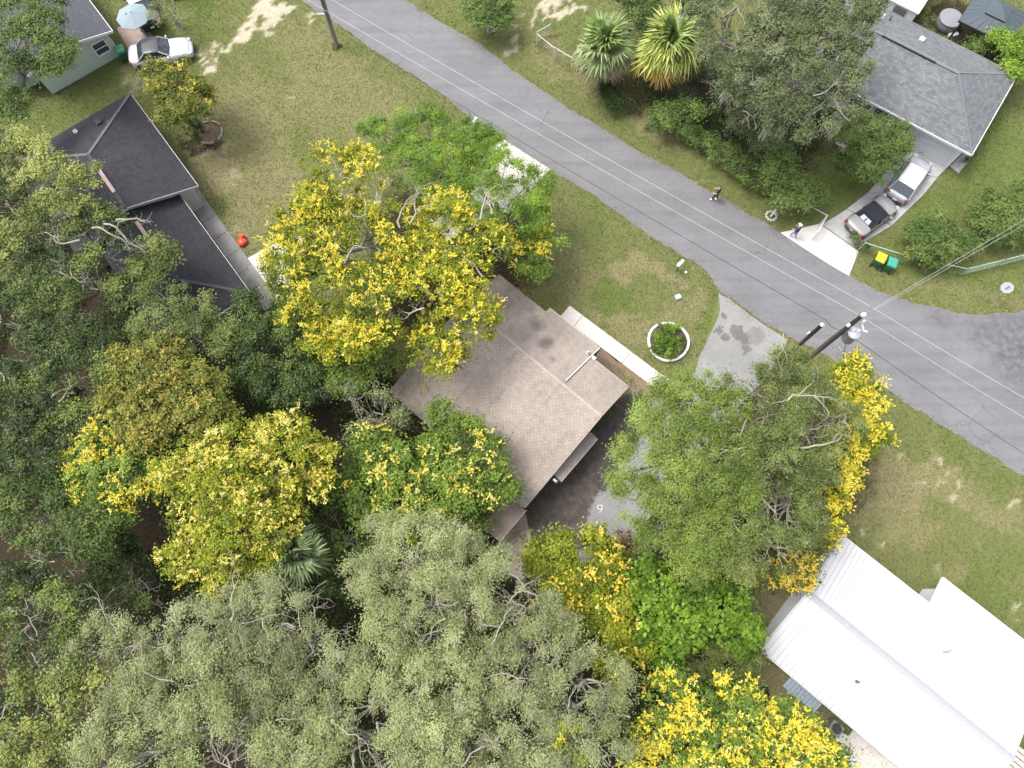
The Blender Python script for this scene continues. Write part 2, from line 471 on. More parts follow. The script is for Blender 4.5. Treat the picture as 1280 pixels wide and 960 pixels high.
    under = blobs([(940,590,150,110,-10,.8),(950,130,110,70,20,.85),(60,100,40,14,-20,.5),(800,120,60,30,30,.6),(850,600,80,90,0,.8),(560,330,110,110,0,.85),(1240,60,50,30,0,.9),(1100,20,60,20,20,.6),
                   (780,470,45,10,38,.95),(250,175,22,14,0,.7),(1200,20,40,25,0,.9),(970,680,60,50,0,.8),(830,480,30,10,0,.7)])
    # dirt along the road edges
    me = bpy.data.meshes.new('ground')
    idx = np.arange(nx * ny).reshape(ny, nx)
    F = np.stack([idx[:-1, :-1], idx[:-1, 1:], idx[1:, 1:], idx[1:, :-1]], -1).reshape(-1, 4)
    Z = (vnoise(X, Y, 2.5, 5) - .5) * 0.0
    V = np.stack([X, Y, Z], -1).reshape(-1, 3)
    quads_to_mesh(me, V, F)
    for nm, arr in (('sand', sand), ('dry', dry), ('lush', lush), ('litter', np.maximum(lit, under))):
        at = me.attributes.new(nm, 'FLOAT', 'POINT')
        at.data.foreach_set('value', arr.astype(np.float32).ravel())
    m, n, l, b = nodes_of('lawn')
    tc = n.new('ShaderNodeTexCoord'); vec = tc.outputs['Object']
    def attr(nm):
        a = n.new('ShaderNodeAttribute'); a.attribute_name = nm; return a.outputs['Fac']
    def edge(fac, amt=0.5, sc=5.0):
        nn = noise(n, l, vec, sc, 8, 0.75, 0.25, 0.75)
        a = n.new('ShaderNodeMath'); a.operation = 'ADD'; l.new(fac, a.inputs[0]); l.new(nn, a.inputs[1])
        mr = n.new('ShaderNodeMapRange'); mr.inputs['From Min'].default_value = 0.72; mr.inputs['From Max'].default_value = 0.72 + amt
        l.new(a.outputs[0], mr.inputs['Value']); 
        mu = n.new('ShaderNodeMath'); mu.operation = 'MULTIPLY'; mu.use_clamp = True
        mf = n.new('ShaderNodeMapRange'); mf.inputs['From Max'].default_value = 0.35; l.new(fac, mf.inputs['Value'])
        l.new(mr.outputs[0], mu.inputs[0]); l.new(mf.outputs[0], mu.inputs[1])
        return mu.outputs[0]
    c = mixcol(n, l, noise(n, l, vec, 0.6, 6, 0.6, 0.35, 0.65), (0.080, 0.100, 0.031), (0.100, 0.108, 0.043))
    c = mixcol(n, l, noise(n, l, vec, 4.5, 8, 0.75, 0.42, 0.68), c, (0.128, 0.120, 0.056))
    c = mixcol(n, l, edge(attr('lush'), 0.9), c, (0.074, 0.104, 0.027))
    c = mixcol(n, l, edge(attr('dry'), 0.8), c, (0.172, 0.146, 0.086))
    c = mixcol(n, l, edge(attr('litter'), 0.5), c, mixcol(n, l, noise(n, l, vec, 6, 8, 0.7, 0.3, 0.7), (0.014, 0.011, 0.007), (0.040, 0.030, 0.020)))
    c = mixcol(n, l, edge(attr('sand'), 0.8, 14), c, mixcol(n, l, noise(n, l, vec, 3, 8, 0.7, 0.3, 0.7), (0.25, 0.215, 0.165), (0.36, 0.33, 0.275)))
    fine = noise(n, l, vec, 14.0, 8, 0.8, 0.28, 0.72)
    c = mixcol(n, l, fine, mixcol(n, l, 1.0, c, (0.66, 0.68, 0.6), 'MULTIPLY'), mixcol(n, l, 1.0, c, (1.18, 1.16, 1.12), 'MULTIPLY'))
    l.new(c, b.inputs['Base Color'])
    b.inputs['Roughness'].default_value = 0.95
    b.inputs['Specular IOR Level'].default_value = 0.1
    bp = n.new('ShaderNodeBump'); bp.inputs['Strength'].default_value = 0.4; bp.inputs['Distance'].default_value = 0.05
    l.new(fine, bp.inputs['Height']); l.new(bp.outputs['Normal'], b.inputs['Normal'])
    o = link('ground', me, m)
    tag(o, kind='structure')
    return X, Y, np.maximum(lit, under), sand, dry, lush

def quads_to_mesh(me, V, F):
    V = np.asarray(V, np.float32); F = np.asarray(F, np.int32); k = F.shape[1]
    me.vertices.add(len(V)); me.vertices.foreach_set('co', V.ravel())
    me.loops.add(F.size); me.loops.foreach_set('vertex_index', F.ravel())
    me.polygons.add(len(F)); me.polygons.foreach_set('loop_start', np.arange(0, F.size, k, dtype=np.int32))
    me.update(calc_edges=True)

GR = ground()

# ------------------------------------------------------------------ vegetation builders
def unit(a):
    return a / np.maximum(np.linalg.norm(a, axis=-1, keepdims=True), 1e-9)

def leaf_mesh(name, P, N, L, W, tint, mat, parent, off, rs, fold=0.25, T=None, quad=False):
    """one rhombic, slightly folded blade per row of P"""
    n = len(P)
    if n == 0: return None
    N = unit(N)
    if T is None: T = rs.randn(n, 3)
    T = unit(T - (T * N).sum(1, keepdims=True) * N)
    B = np.cross(N, T)
    L = np.asarray(L).reshape(-1, 1) * np.ones((n, 1)); W = np.asarray(W).reshape(-1, 1) * np.ones((n, 1))
    k = 4 if quad else 3
    V = np.empty((n, k, 3), np.float32)
    if not quad:
        V[:, 0] = P - T * L * .45 + B * W * .5
        V[:, 1] = P - T * L * .35 - B * W * .5
        V[:, 2] = P + T * L * .55 + N * L * fold * .3
    else: V[:, 0] = P - T * L * .5
    if quad:
        V[:, 1] = P + B * W * .5 + N * W * fold + T * L * .08
        V[:, 2] = P + T * L * .5
        V[:, 3] = P - B * W * .5 + N * W * fold + T * L * .08
    V -= np.array(off, np.float32)
    me = bpy.data.meshes.new(name)
    quads_to_mesh(me, V.reshape(-1, 3), np.arange(n * k).reshape(n, k))
    at = me.attributes.new('tint', 'FLOAT', 'FACE')
    at.data.foreach_set('value', np.clip(tint, 0, 1).astype(np.float32))
    return link(name, me, mat, parent)

def wobble(a, b, k, amp, rs, lift=0.0):
    a, b = np.array(a, float), np.array(b, float)
    L = np.linalg.norm(b - a)
    pts = []
    for i in range(k + 1):
        t = i / k
        p = a + (b - a) * t + rs.randn(3) * amp * L * math.sin(math.pi * t) + np.array([0, 0, lift * L * math.sin(math.pi * t)])
        pts.append(tuple(p))
    return pts

def fork(mb, p, d, L, r, depth, rs, keep, spread=0.75, flat=0.35):
    """crooked branching limb"""
    p = np.array(p, float); d = unit(np.array(d, float)); pts = [tuple(p)]; k = 4
    for i in range(k):
        d = unit(d + rs.randn(3) * np.array([.33, .33, .22]))
        p = p + d * L / k
        pts.append(tuple(p)); keep.append(p.copy())
    mb.tube(pts, [max(.009, r * (1 - .45 * i / k)) for i in range(k + 1)], 5 if depth > 1 else 3, cap=False)
    if depth > 0:
        for j in range(2 if rs.rand() < .6 else 3):
            nd = unit(d + rs.randn(3) * np.array([spread, spread, spread * flat]))
            q = np.array(pts[-1 if j < 2 else 2])
            fork(mb, q, nd, L * rs.uniform(.5, .8), r * .5, depth - 1, rs, keep, spread, flat)

def tree(name, label, cat, lobes, z, mat, bark, seed, base=None, group=None, dens=1.5, rc=(.30, .68), leaf=(.17, .11), nleaf=125,
         squash=.62, drop=.18, flowers=None, bare=0, bare_len=0.94, bare_r=0.054, moss=0, moss_mat=None, trunk_r=.22, up=.75, tint0=.5, tvar=.19, fork_h=.38, lim=True, droop=0.0, twigs=0.0, bare_at=()):
    rs = np.random.RandomState(seed)
    big = leaf[0] >= .23 and leaf[1] > .1
    if not big: leaf = (leaf[0] * .80, leaf[1] * .84); nleaf = nleaf * 1.65
    Ls = []
    for lb in lobes:
        x, y, rp = lb[:3]; dz = lb[3] if len(lb) > 3 else 0.0
        zt = z + dz; r = rp * scale_at(x, y, zt)
        c = G(x, y, max(zt - .3 * r, .3 * r))
        Ls.append((np.array(c), r))
    extra = []
    for c, r in Ls:
        if r < .8: continue
        for _ in range(4):
            a = rs.uniform(0, 2 * np.pi); q = r * rs.uniform(.30, .58)
            extra.append((c + np.array([math.cos(a) * r * .72, math.sin(a) * r * .72, rs.uniform(-.25, .28) * r]), q))
    Ls = [(c, r * .86) if r >= .8 else (c, r) for c, r in Ls]
    nmain = len(Ls); Ls += extra
    cen = sum(c * r * r for c, r in Ls) / sum(r * r for c, r in Ls)
    b = Vector((cen[0], cen[1], 0)) if base is None else Vector((*G(*base)[:2], 0))
    root = thing(name, label, cat, b, 0, group)
    keep = []
    tb = MB(b)
    top = np.array([b.x + (cen[0] - b.x) * .3, b.y + (cen[1] - b.y) * .3, max(z * fork_h, .15)])
    if lim:
        tp = wobble((b.x, b.y, -0.1), top, 4, .03, rs)
        tb.tube(tp, [trunk_r * (1.35 if i == 0 else 1 - .08 * i) for i in range(5)], 8)
    # clumps
    C, Rr, O, tl, up_frac = [], [], [], [], []
    for li, (c, r) in enumerate(Ls):
        m = max(4, int(.80 * dens * 2 * math.pi * r * r * .8 / (.55 ** 2) * (.30 / (np.mean(rc) ** 2)) * .55 ** 2 * 1.6))
        dz_ = rs.uniform(-.35, 1, m); az = rs.uniform(0, 2 * np.pi, m); h = np.sqrt(1 - dz_ ** 2)
        d = np.stack([h * np.cos(az), h * np.sin(az), dz_], 1)
        rad = (1 - .38 * rs.rand(m) ** 1.5) * (1 + .10 * rs.randn(m)) * np.where(rs.rand(m) < .08, 1.18, 1)
        P = c + d * np.array([1, 1, squash]) * (rad * r)[:, None]
        ok = np.ones(m, bool)
        for lj, (c2, r2) in enumerate(Ls):
            if lj != li:
                q = (P - c2) / (r2 * np.array([1, 1, squash]))
                ok &= ~((q * q).sum(1) < .55 ** 2)
        ok &= vnoise(P[:, 0] + P[:, 2], P[:, 1], 1.1, seed + 50) > drop
        ok &= P[:, 2] > .12
        C.append(P[ok]); O.append(d[ok]); Rr.append(rs.uniform(rc[0], rc[1], ok.sum())); tl.append(np.full(ok.sum(), rs.randn() * .11))
        if lim and li < nmain:
            e = c - np.array([0, 0, .25 * r])
            lp = wobble(top, e, 4, .07, rs, .06)
            lr = max(.03, trunk_r * .5 * min(1, r / 2))
            tb.tube(lp, [lr * (1 - .13 * i) for i in range(5)], 6, cap=False)
            Pk = P[ok]
            for t in range(min(len(Pk), 7)):
                q = Pk[rs.randint(len(Pk))]
                tb.tube(wobble(e if t % 2 else np.array(lp[3]), q, 3, .08, rs), [lr * .45, lr * .34, lr * .24, .012], 4, cap=False)
    C = np.concatenate(C); O = np.concatenate(O); Rr = np.concatenate(Rr); tl = np.concatenate(tl)
    # exposed crooked branches
    if bare or bare_at:
        hi = np.where(O[:, 2] > .25)[0]
        for i in rs.choice(hi, min(bare, len(hi)), replace=False):
            a = rs.uniform(0, 2 * np.pi)
            d0 = np.array([math.cos(a), math.sin(a), .18])
            st = C[i] + np.array([0, 0, .18]) - d0 * bare_len * .5
            st[2] -= .25
            fork(tb, st, d0, bare_len * rs.uniform(.5, 1.1), bare_r * rs.uniform(.5, 1.1), 3, rs, keep)
        for bx, by, ang, ln_ in bare_at:
            q = np.array(G(bx, by, z + .25)); a = math.radians(ang)
            fork(tb, q, (math.cos(a), math.sin(a), .12), ln_, .07, 3, rs, keep, .6, .3)
        K = np.array(keep)[::2]
        dd = np.min(((C[:, None, :] + np.array([0, 0, .1]) - K[None]) ** 2).sum(-1), 1) if len(K) < 1500 else np.full(len(C), 9.)
        kk = ~((dd < .55 ** 2) & (rs.rand(len(C)) < .85))
        C, O, Rr, tl = C[kk], O[kk], Rr[kk], tl[kk]
    if tb.v: tb.build('trunk', bark, root, smooth=True)
    cnt = np.maximum(8, (nleaf * (Rr / .55) ** 2 * rs.uniform(.7, 1.25, len(Rr)))).astype(int)
    I = np.repeat(np.arange(len(C)), cnt); n = len(I)
    d = unit(rs.randn(n, 3)); d[:, 2] = np.abs(d[:, 2]) * np.where(rs.rand(n) < .72, 1, -.6)
    rad = Rr[I] * np.minimum(1.5, np.abs(rs.randn(n)) * .60 + .08)
    P = C[I] + d * np.array([1.08, 1.08, .50]) * rad[:, None]
    if droop: P[:, 2] -= droop * rs.rand(n) ** 2
    P[:, 2] = np.maximum(P[:, 2], .03)
    N = d * .6 + np.array([0, 0, up]) + rs.randn(n, 3) * .42
    ct = rs.randn(len(C)) * tvar
    tint = tint0 + ct[I] + tl[I] + rs.randn(n) * .09
    sz = rs.uniform(.65, 1.35, n)
    leaf_mesh('crown', P, N, leaf[0] * sz, leaf[1] * sz, tint, mat, root, b, rs, quad=big)
    if twigs:
        kt = int(n * twigs); J = rs.randint(0, len(C), kt)
        dt = unit(rs.randn(kt, 3) * np.array([1, 1, .35]) + O[J] * .5)
        Pt = C[J] + unit(rs.randn(kt, 3)) * np.array([1, 1, .35]) * (Rr[J] * rs.rand(kt) ** .5)[:, None] + np.array([0, 0, .12])
        lt = rs.uniform(.12, .42, kt)
        leaf_mesh('twigs', Pt, rs.randn(kt, 3) * .5 + np.array([0, 0, 1]), lt, rs.uniform(.012, .026, kt), rs.rand(kt), M_TWIG, root, b, rs, T=dt, fold=.1)['kind'] = 'stuff'
    if flowers:
        fmat, frac, per, flen = flowers[:4]
        fw = flowers[4] if len(flowers) > 4 else .46
        sel = np.where((O[:, 2] > -.05) & (rs.rand(len(C)) < frac) & (rs.rand(len(C)) < np.clip((vnoise(C[:, 0], C[:, 1], 1.3, seed + 9) - .12) * 3.0, 0, 1)))[0]
        J = np.repeat(sel, rs.randint(per[0], per[1] + 1, len(sel))); k = len(J)
        o2 = unit(rs.randn(k, 3)); o2[:, 2] = np.abs(o2[:, 2]) * .8 + .15
        tip = C[J] + unit(o2) * (Rr[J] * rs.uniform(.75, 1.1, k))[:, None] * np.array([1, 1, .75])
        ax = unit(O[J] * .45 + np.array([0, 0, 1]) + rs.randn(k, 3) * .3)
        psz = rs.uniform(.45, 1.3, k)
        nsub = rs.randint(3, 6, k); Q0 = np.repeat(np.arange(k), nsub); k0 = len(Q0)
        sax = unit(ax[Q0] * .8 + unit(rs.randn(k0, 3)) * .75); slen = flen * 2.5 * psz[Q0] * rs.uniform(.6, 1.1, k0)
        nf = rs.randint(6, 11, k0); Q1 = np.repeat(np.arange(k0), nf); w = len(Q1); Q = Q0[Q1]
        tt = rs.rand(w)
        ctr = tip[Q] + sax[Q1] * (slen[Q1] * tt)[:, None] + unit(rs.randn(w, 3)) * (.045 * (1.15 - tt) + .01)[:, None]
        dr = unit(sax[Q1] + rs.randn(w, 3) * .6)
        ln = flen * .60 * rs.uniform(.6, 1.2, w)
        fw = .7
        Nf = rs.randn(w, 3) * .7 + np.array([0, 0, 1])
        ft = .55 + rs.randn(k)[Q] * .17 + rs.randn(w) * .13
        fo_ = leaf_mesh('flowers', ctr, Nf, ln, ln * fw, ft, fmat, root, b, rs, fold=.3, T=dr)
        if fo_: fo_['kind'] = 'stuff'
    if moss:
        sth = np.where(O[:, 1] < .1)[0]; sel = rs.choice(sth, moss); k = len(sel)
        rep = rs.randint(6, 14, k); Q = np.repeat(np.arange(k), rep); w = len(Q)
        ln = rs.uniform(.4, 1.7, k)[Q] * rs.uniform(.5, 1.1, w)
        st = C[sel][Q] + rs.randn(w, 3) * np.array([.14, .14, .1])
        st[:, 2] -= ln * .45
        Tm = np.array([0, 0, -1]) + rs.randn(w, 3) * .13
        Nm = rs.randn(w, 3) * np.array([1, 1, .2])
        leaf_mesh('hanging_moss', st, Nm, ln, rs.uniform(.05, .11, w), .5 + rs.randn(k)[Q] * .2, moss_mat, root, b, rs, T=Tm)
    return root

# ---- leaf and bark materials
L_OAK = leaf_mat('oak_leaf_pale', [(0, (0.107, 0.127, 0.040)), (.5, (0.219, 0.254, 0.096)), (1, (0.331, 0.361, 0.163))], trans=.38)
L_OAKG = leaf_mat('oak_leaf_greyed', [(0, (0.090, 0.108, 0.036)), (.5, (0.191, 0.221, 0.088)), (1, (0.297, 0.324, 0.153))], trans=.38)
L_LAUREL = leaf_mat('oak_leaf_green', [(0, (0.044, 0.072, 0.008)), (.5, (0.130, 0.183, 0.030)), (1, (0.242, 0.304, 0.070))], trans=.38)
L_LAUREL2 = leaf_mat('oak_leaf_olive', [(0, (0.036, 0.054, 0.009)), (.5, (0.106, 0.142, 0.031)), (1, (0.203, 0.241, 0.068))], trans=.38)
L_BRIGHT = leaf_mat('leaf_bright_green', [(0, (.032, .062, .005)), (.5, (.100, .178, .014)), (1, (.22, .32, .035))])
L_GOLD = leaf_mat('golden_rain_leaf', [(0, (.050, .072, .004)), (.5, (.150, .180, .009)), (1, (.27, .28, .02))])
L_GOLDG = leaf_mat('golden_rain_leaf_green', [(0, (.035, .064, .008)), (.5, (.098, .155, .020)), (1, (.20, .27, .04))])
L_OLIVE = leaf_mat('leaf_olive_bronze', [(0, (.035, .048, .006)), (.5, (.100, .120, .014)), (1, (.21, .20, .035))])
L_DARK = leaf_mat('leaf_dark_green', [(0, (.009, .022, .003)), (.5, (.034, .062, .010)), (1, (.095, .138, .026))])
L_JUNGLE = leaf_mat('leaf_forest_green', [(0, (.012, .024, .004)), (.5, (.048, .078, .013)), (1, (.140, .178, .036))])
L_LIME = leaf_mat('leaf_lime', [(0, (.05, .072, .012)), (.5, (.135, .165, .036)), (1, (.26, .275, .07))])
L_BROAD = leaf_mat('leaf_broad', [(0, (.024, .052, .005)), (.5, (.080, .145, .013)), (1, (.195, .29, .032))], spec=.15, rough=.6)
L_HEDGE = leaf_mat('leaf_hedge', [(0, (.020, .042, .006)), (.5, (.066, .106, .020)), (1, (.145, .20, .05))])
L_MOSSY = leaf_mat('leaf_mossy_oak', [(0, (.034, .048, .016)), (.5, (.086, .112, .042)), (1, (.165, .190, .09))])
L_RUST = leaf_mat('leaf_rust', [(0, (.045, .014, .008)), (.5, (.115, .045, .022)), (1, (.19, .09, .04))])
M_MOSS = leaf_mat('spanish_moss', [(0, (.10, .108, .075)), (.5, (.195, .20, .15)), (1, (.30, .30, .25))], trans=.15, rough=.9)
M_TWIG = leaf_mat('pale_twig', [(0, (.12, .11, .085)), (1, (.27, .255, .21))], trans=.05, rough=.9)
F_GOLD = leaf_mat('flower_yellow', [(0, (.33, .26, .012)), (.4, (.51, .42, .025)), (.75, (.60, .52, .065)), (1, (.66, .60, .19))], trans=.3)
F_LEMON = leaf_mat('flower_lemon', [(0, (.28, .235, .02)), (.4, (.45, .385, .05)), (.75, (.55, .49, .115)), (1, (.63, .58, .25))], trans=.25)
F_ORANGE = leaf_mat('flower_orange', [(0, (.31, .20, .012)), (.4, (.50, .365, .03)), (.75, (.58, .46, .08)), (1, (.64, .55, .18))], trans=.25)
B_PALE = plain('bark_pale', (.21, .195, .155), .9, var=.35, scale=9, spec=.1)
B_GREY = plain('bark_grey', (.17, .155, .135), .9, var=.35, scale=9, spec=.1)
B_DARK = plain('bark_dark', (.075, .062, .05), .9, var=.35, scale=9, spec=.1)

GRP_G = 'golden rain trees in bloom'
GRP_O = 'live oaks at the bottom of the picture'
GRP_F = 'forest trees on the left'
# ---- golden rain trees
tree('golden_rain_tree', 'largest golden rain tree in bloom, overhanging the left end of the brown roof', 'tree',
     [(430,238,52),(385,290,52),(470,305,52,.3),(560,285,48),(598,308,42),(395,360,50),(470,380,58,.4),(550,370,58,.4),(590,400,38,-.8),(540,425,38,-1),(440,410,44,-.8),(365,320,34,-.5),(405,415,30,-1.2),(520,320,40)],
     9.0, L_GOLD, B_PALE, 101, base=(500,330), bare_at=[(500,285,115,1.7),(480,270,140,1.5),(512,280,70,1.5),(600,275,80,1.5),(615,268,110,1.3),(430,330,60,.9),(530,385,200,.8)], group=GRP_G, flowers=(F_GOLD, .66, (2, 5), 0.165), bare=4, bare_len=1.87, bare_r=0.072, trunk_r=.3, drop=.14, rc=(.30,.58), nleaf=85)
tree('golden_rain_tree', 'golden rain tree with a broad yellow crown left of the fan palm in the wood', 'tree',
     [(300,565,48),(352,560,42),(250,590,42),(330,610,50,.4),(262,650,44),(300,670,48,.3),(355,625,36,-.5),(240,690,36,-.6),(395,575,24,-.8),(285,610,44,.4),(275,715,30,-.8),(330,690,28,-.6),(390,600,22,-1)],
     8.5, L_GOLD, B_GREY, 102, group=GRP_G, flowers=(F_LEMON, .62, (2, 6), 0.165), drop=.12, rc=(.30,.58), nleaf=85, bare=1)
tree('golden_rain_tree', 'small leftmost golden rain tree in bloom among dark forest trees', 'tree',
     [(125,560,30),(155,590,38,.2),(108,598,30),(140,620,36),(178,565,26),(190,605,24,-.3),(95,580,20,-.4)], 7.5, L_GOLDG, B_DARK, 103, group=GRP_G,
     flowers=(F_GOLD, .95, (3, 8), 0.155), drop=.12, rc=(.34,.56), tint0=.32)
tree('golden_rain_tree', 'bronze-green golden rain tree with faded blossom above the leftmost yellow one', 'tree',
     [(160,470,36),(205,465,38),(245,490,38,.2),(190,505,42,.3),(235,525,36),(270,510,28,-.3),(150,500,26,-.4),(190,535,28,-.3)], 8.0, L_OLIVE, B_DARK, 104, group=GRP_G,
     flowers=(leaf_mat('flower_faded', [(0, (.16, .13, .02)), (.5, (.32, .26, .05)), (1, (.50, .40, .10))]), .55, (2, 5), 0.145), drop=.18, leaf=(.18, .12))
tree('golden_rain_tree', 'fresh green golden rain tree with sparse blossom left of the brown house', 'tree',
     [(465,565,30),(505,590,38,.2),(455,605,32),(500,632,36),(540,620,30),(478,640,24,-.4),(530,655,30,-.6)], 6.0, L_GOLDG, B_GREY, 105, group=GRP_G,
     flowers=(F_LEMON, .38, (1, 3), 0.23), leaf=(.22, .14), nleaf=95, drop=.12)
tree('golden_rain_tree', 'green golden rain tree with scattered yellow panicles touching the brown roof edge', 'tree',
     [(550,535,26),(580,560,34,.2),(560,590,34),(605,580,30),(590,615,28,-.3),(620,610,20,-.5),(545,562,24),(555,513,14,.3),(640,612,12,-.5)], 5.6, L_GOLDG, B_GREY, 106, group=GRP_G,
     flowers=(F_LEMON, .40, (1, 3), 0.24), leaf=(.22, .14), nleaf=95, drop=.12)
tree('golden_rain_tree', 'olive golden rain tree with few orange-yellow panicles below the dark driveway', 'tree',
     [(690,700,34),(735,705,36),(760,740,36,.2),(715,745,34),(770,785,34,-.2),(795,815,24,-.5),(690,735,26),(780,830,26,-.6),(745,780,26)], 6.5, L_GOLD, B_GREY, 107, group=GRP_G,
     flowers=(F_ORANGE, .26, (1, 3), 0.24), leaf=(.2, .13), drop=.14, tint0=.48)
tree('golden_rain_tree', 'dense yellow golden rain tree at the bottom edge by the white roof', 'tree',
     [(835,880,40),(880,885,42,.2),(930,895,44,.3),(975,915,42),(850,930,44),(905,940,48,.4),(960,955,46),(1010,945,38,-.3),(1045,965,26,-.6),(820,915,30,-.4),(880,980,50),(820,965,40,-.3),(945,990,50)],
     7.5, L_GOLDG, B_GREY, 108, group=GRP_G, flowers=(F_GOLD, .85, (3, 7), 0.178), drop=.08, rc=(.38,.6), nleaf=85)
tree('golden_rain_tree', 'tall narrow golden rain tree at the road side of the big green oak', 'tree',
     [(1068,470,24),(1085,500,22),(1075,535,28,.2),(1055,565,26),(1048,598,22,-.3),(1030,625,20,-.8),(1055,505,26),(1090,545,16,-.2),(1040,650,14,-1)], 8.0, L_GOLD, B_GREY, 109, group=GRP_G,
     flowers=(F_GOLD, .8, (3, 7), 0.178), drop=.1, rc=(.36,.58))
tree('golden_rain_tree', 'small golden rain tree beside the top corner of the white metal roof', 'tree',
     [(1012,680,24),(1000,705,24),(978,712,20,-.3),(1030,672,14),(940,722,16,-.4)], 5.0, L_OLIVE, B_GREY, 110, group=GRP_G,
     flowers=(F_ORANGE, .7, (3, 7), 0.172), drop=.12, rc=(.34,.55))
tree('golden_rain_tree', 'small bronze-tipped golden rain tree beside the white sedan', 'tree',
     [(205,100,24),(225,120,28,.2),(248,125,22),(215,138,20,-.3),(190,88,16),(260,130,12,-.3),(222,88,14)], 4.6, L_OLIVE, B_GREY, 111, group=GRP_G,
     flowers=(F_ORANGE, .15, (2, 4), 0.132), drop=.14, rc=(.34,.55), tint0=.5)
tree('golden_rain_tree', 'small yellow-spotted tree between the lawn and the largest golden tree', 'tree',
     [(665,275,22),(680,300,20),(660,320,22,-.2),(675,330,16,-.3),(650,300,20)], 4.8, L_GOLDG, B_GREY, 112, group=GRP_G,
     flowers=(F_GOLD, .5, (3, 5), 0.158), drop=.15, rc=(.34,.55))
# ---- bright green trees behind
tree('green_tree', 'bright green fine-leaved tree on the lawn left of the hidden drive slab', 'tree',
     [(488,170,36),(535,165,36),(565,195,42,.2),(510,205,38),(545,230,36),(590,180,30),(468,162,20),(590,220,30)], 6.5, L_BRIGHT, B_GREY, 120, leaf=(.125, .062), nleaf=180, twigs=.02, drop=.2, bare=1, rc=(.28,.58))
tree('green_tree', 'bright green tree whose crown hides part of the roadside drive slab', 'tree',
     [(600,188,30),(628,218,32,.2),(610,245,38),(650,240,34),(668,228,24,-.3),(645,270,32),(590,215,28),(575,245,32),(670,255,24,-.5)], 6.2, L_BRIGHT, B_GREY, 121, leaf=(.125, .062), nleaf=180, twigs=.02, drop=.2, bare=1, rc=(.28,.58))
# ---- big laurel oaks right of the brown house
tree('laurel_oak', 'wide yellow-green oak crown overhanging the dark stained driveway', 'tree',
     [(865,505,42),(825,540,42),(870,560,52,.6),(800,585,36,-.6),(850,620,50,.3),(905,530,46,.3),(900,590,50,.6),(830,660,36,-.8),(885,660,44),(795,625,30,-.8),(870,690,32,-.9),(835,500,30,-.8),(925,640,36)],
     10.0, L_LAUREL, B_GREY, 130, base=(880,600), dens=1.35, leaf=(.135, .065), nleaf=225, drop=.16, twigs=.012, bare=3, bare_len=1.30, trunk_r=.35)
tree('laurel_oak', 'olive oak with bare grey limbs between the road and the white roofed house', 'tree',
     [(935,472,36),(980,466,32),(1022,492,30),(992,456,24,-.8),(960,520,46,.4),(1010,540,48,.4),(970,580,48,.6),(1015,600,38),(950,640,42,.2),(990,650,38),(940,690,34,-.5),(1045,520,30,-.4),(975,690,28,-.9)],
     10.0, L_LAUREL2, B_PALE, 131, base=(980,580), bare_at=[(925,545,30,1.4),(940,560,160,1.4),(985,500,20,1.5),(930,610,-60,1.1),(1000,560,-10,1.4)], dens=1.25, leaf=(.135, .06), nleaf=220, drop=.17, twigs=.03, bare=8, bare_len=1.44, bare_r=0.050, trunk_r=.35)
# ---- live oaks at the bottom
tree('live_oak', 'pale live oak directly below the brown house, its top near the patio', 'tree',
     [(520,690,48),(575,700,44),(480,720,44),(545,745,54,.5),(610,735,42),(600,780,50,.4),(500,780,50,.3),(560,800,46),(640,770,36,-.4),(470,670,30,-.6)],
     10.0, L_OAK, B_PALE, 140, group=GRP_O, dens=1.25, leaf=(.135, .062), nleaf=255, drop=.15, twigs=.05, bare=15, bare_len=1.37, bare_r=0.053, trunk_r=.4)
tree('live_oak', 'grey-green live oak left of the olive golden rain tree', 'tree',
     [(660,790,42),(690,830,44,.3),(735,850,42),(650,850,46,.4),(720,900,46),(660,910,50,.3),(745,935,42),(690,960,48),(690,765,30,-.4),(760,890,24,-.6),(620,900,40)],
     9.5, L_OAKG, B_PALE, 141, group=GRP_O, dens=1.25, leaf=(.135, .062), nleaf=255, drop=.15, twigs=.05, bare=12, bare_len=1.30, bare_r=0.049, trunk_r=.4)
tree('live_oak', 'pale live oak at the middle of the bottom edge', 'tree',
     [(520,860,50,.3),(460,880,48),(570,870,46),(500,920,54,.4),(560,940,52),(440,940,50),(600,960,44),(480,980,50),(540,985,50),(420,900,34,-.3)],
     10.5, L_OAK, B_PALE, 142, group=GRP_O, dens=1.25, leaf=(.135, .062), nleaf=255, drop=.15, twigs=.05, bare=14, bare_len=1.37, bare_r=0.053, trunk_r=.4)
tree('live_oak', 'spreading live oak with dead limbs below the fan palm', 'tree',
     [(300,770,44),(350,780,46,.2),(390,815,46,.2),(330,830,50,.4),(270,800,42),(390,870,44),(340,890,48),(250,770,30,-.4),(430,830,34,-.5),(230,800,30,-.4)],
     9.5, L_OAKG, B_PALE, 143, group=GRP_O, dens=1.2, leaf=(.135, .062), nleaf=250, drop=.16, twigs=.06, bare=11, bare_len=1.44, bare_r=0.053, trunk_r=.4, tint0=.55)
tree('live_oak', 'pale live oak near the lower left corner with twisted white branches', 'tree',
     [(230,860,46,.2),(180,890,46),(260,910,50,.4),(200,940,50,.2),(310,935,48),(140,930,40),(370,950,44),(260,970,50),(130,960,40)],
     10.5, L_OAK, B_PALE, 144, group=GRP_O, dens=1.25, leaf=(.135, .062), nleaf=255, drop=.15, twigs=.05, bare=9, bare_len=1.37, bare_r=0.053, trunk_r=.4)
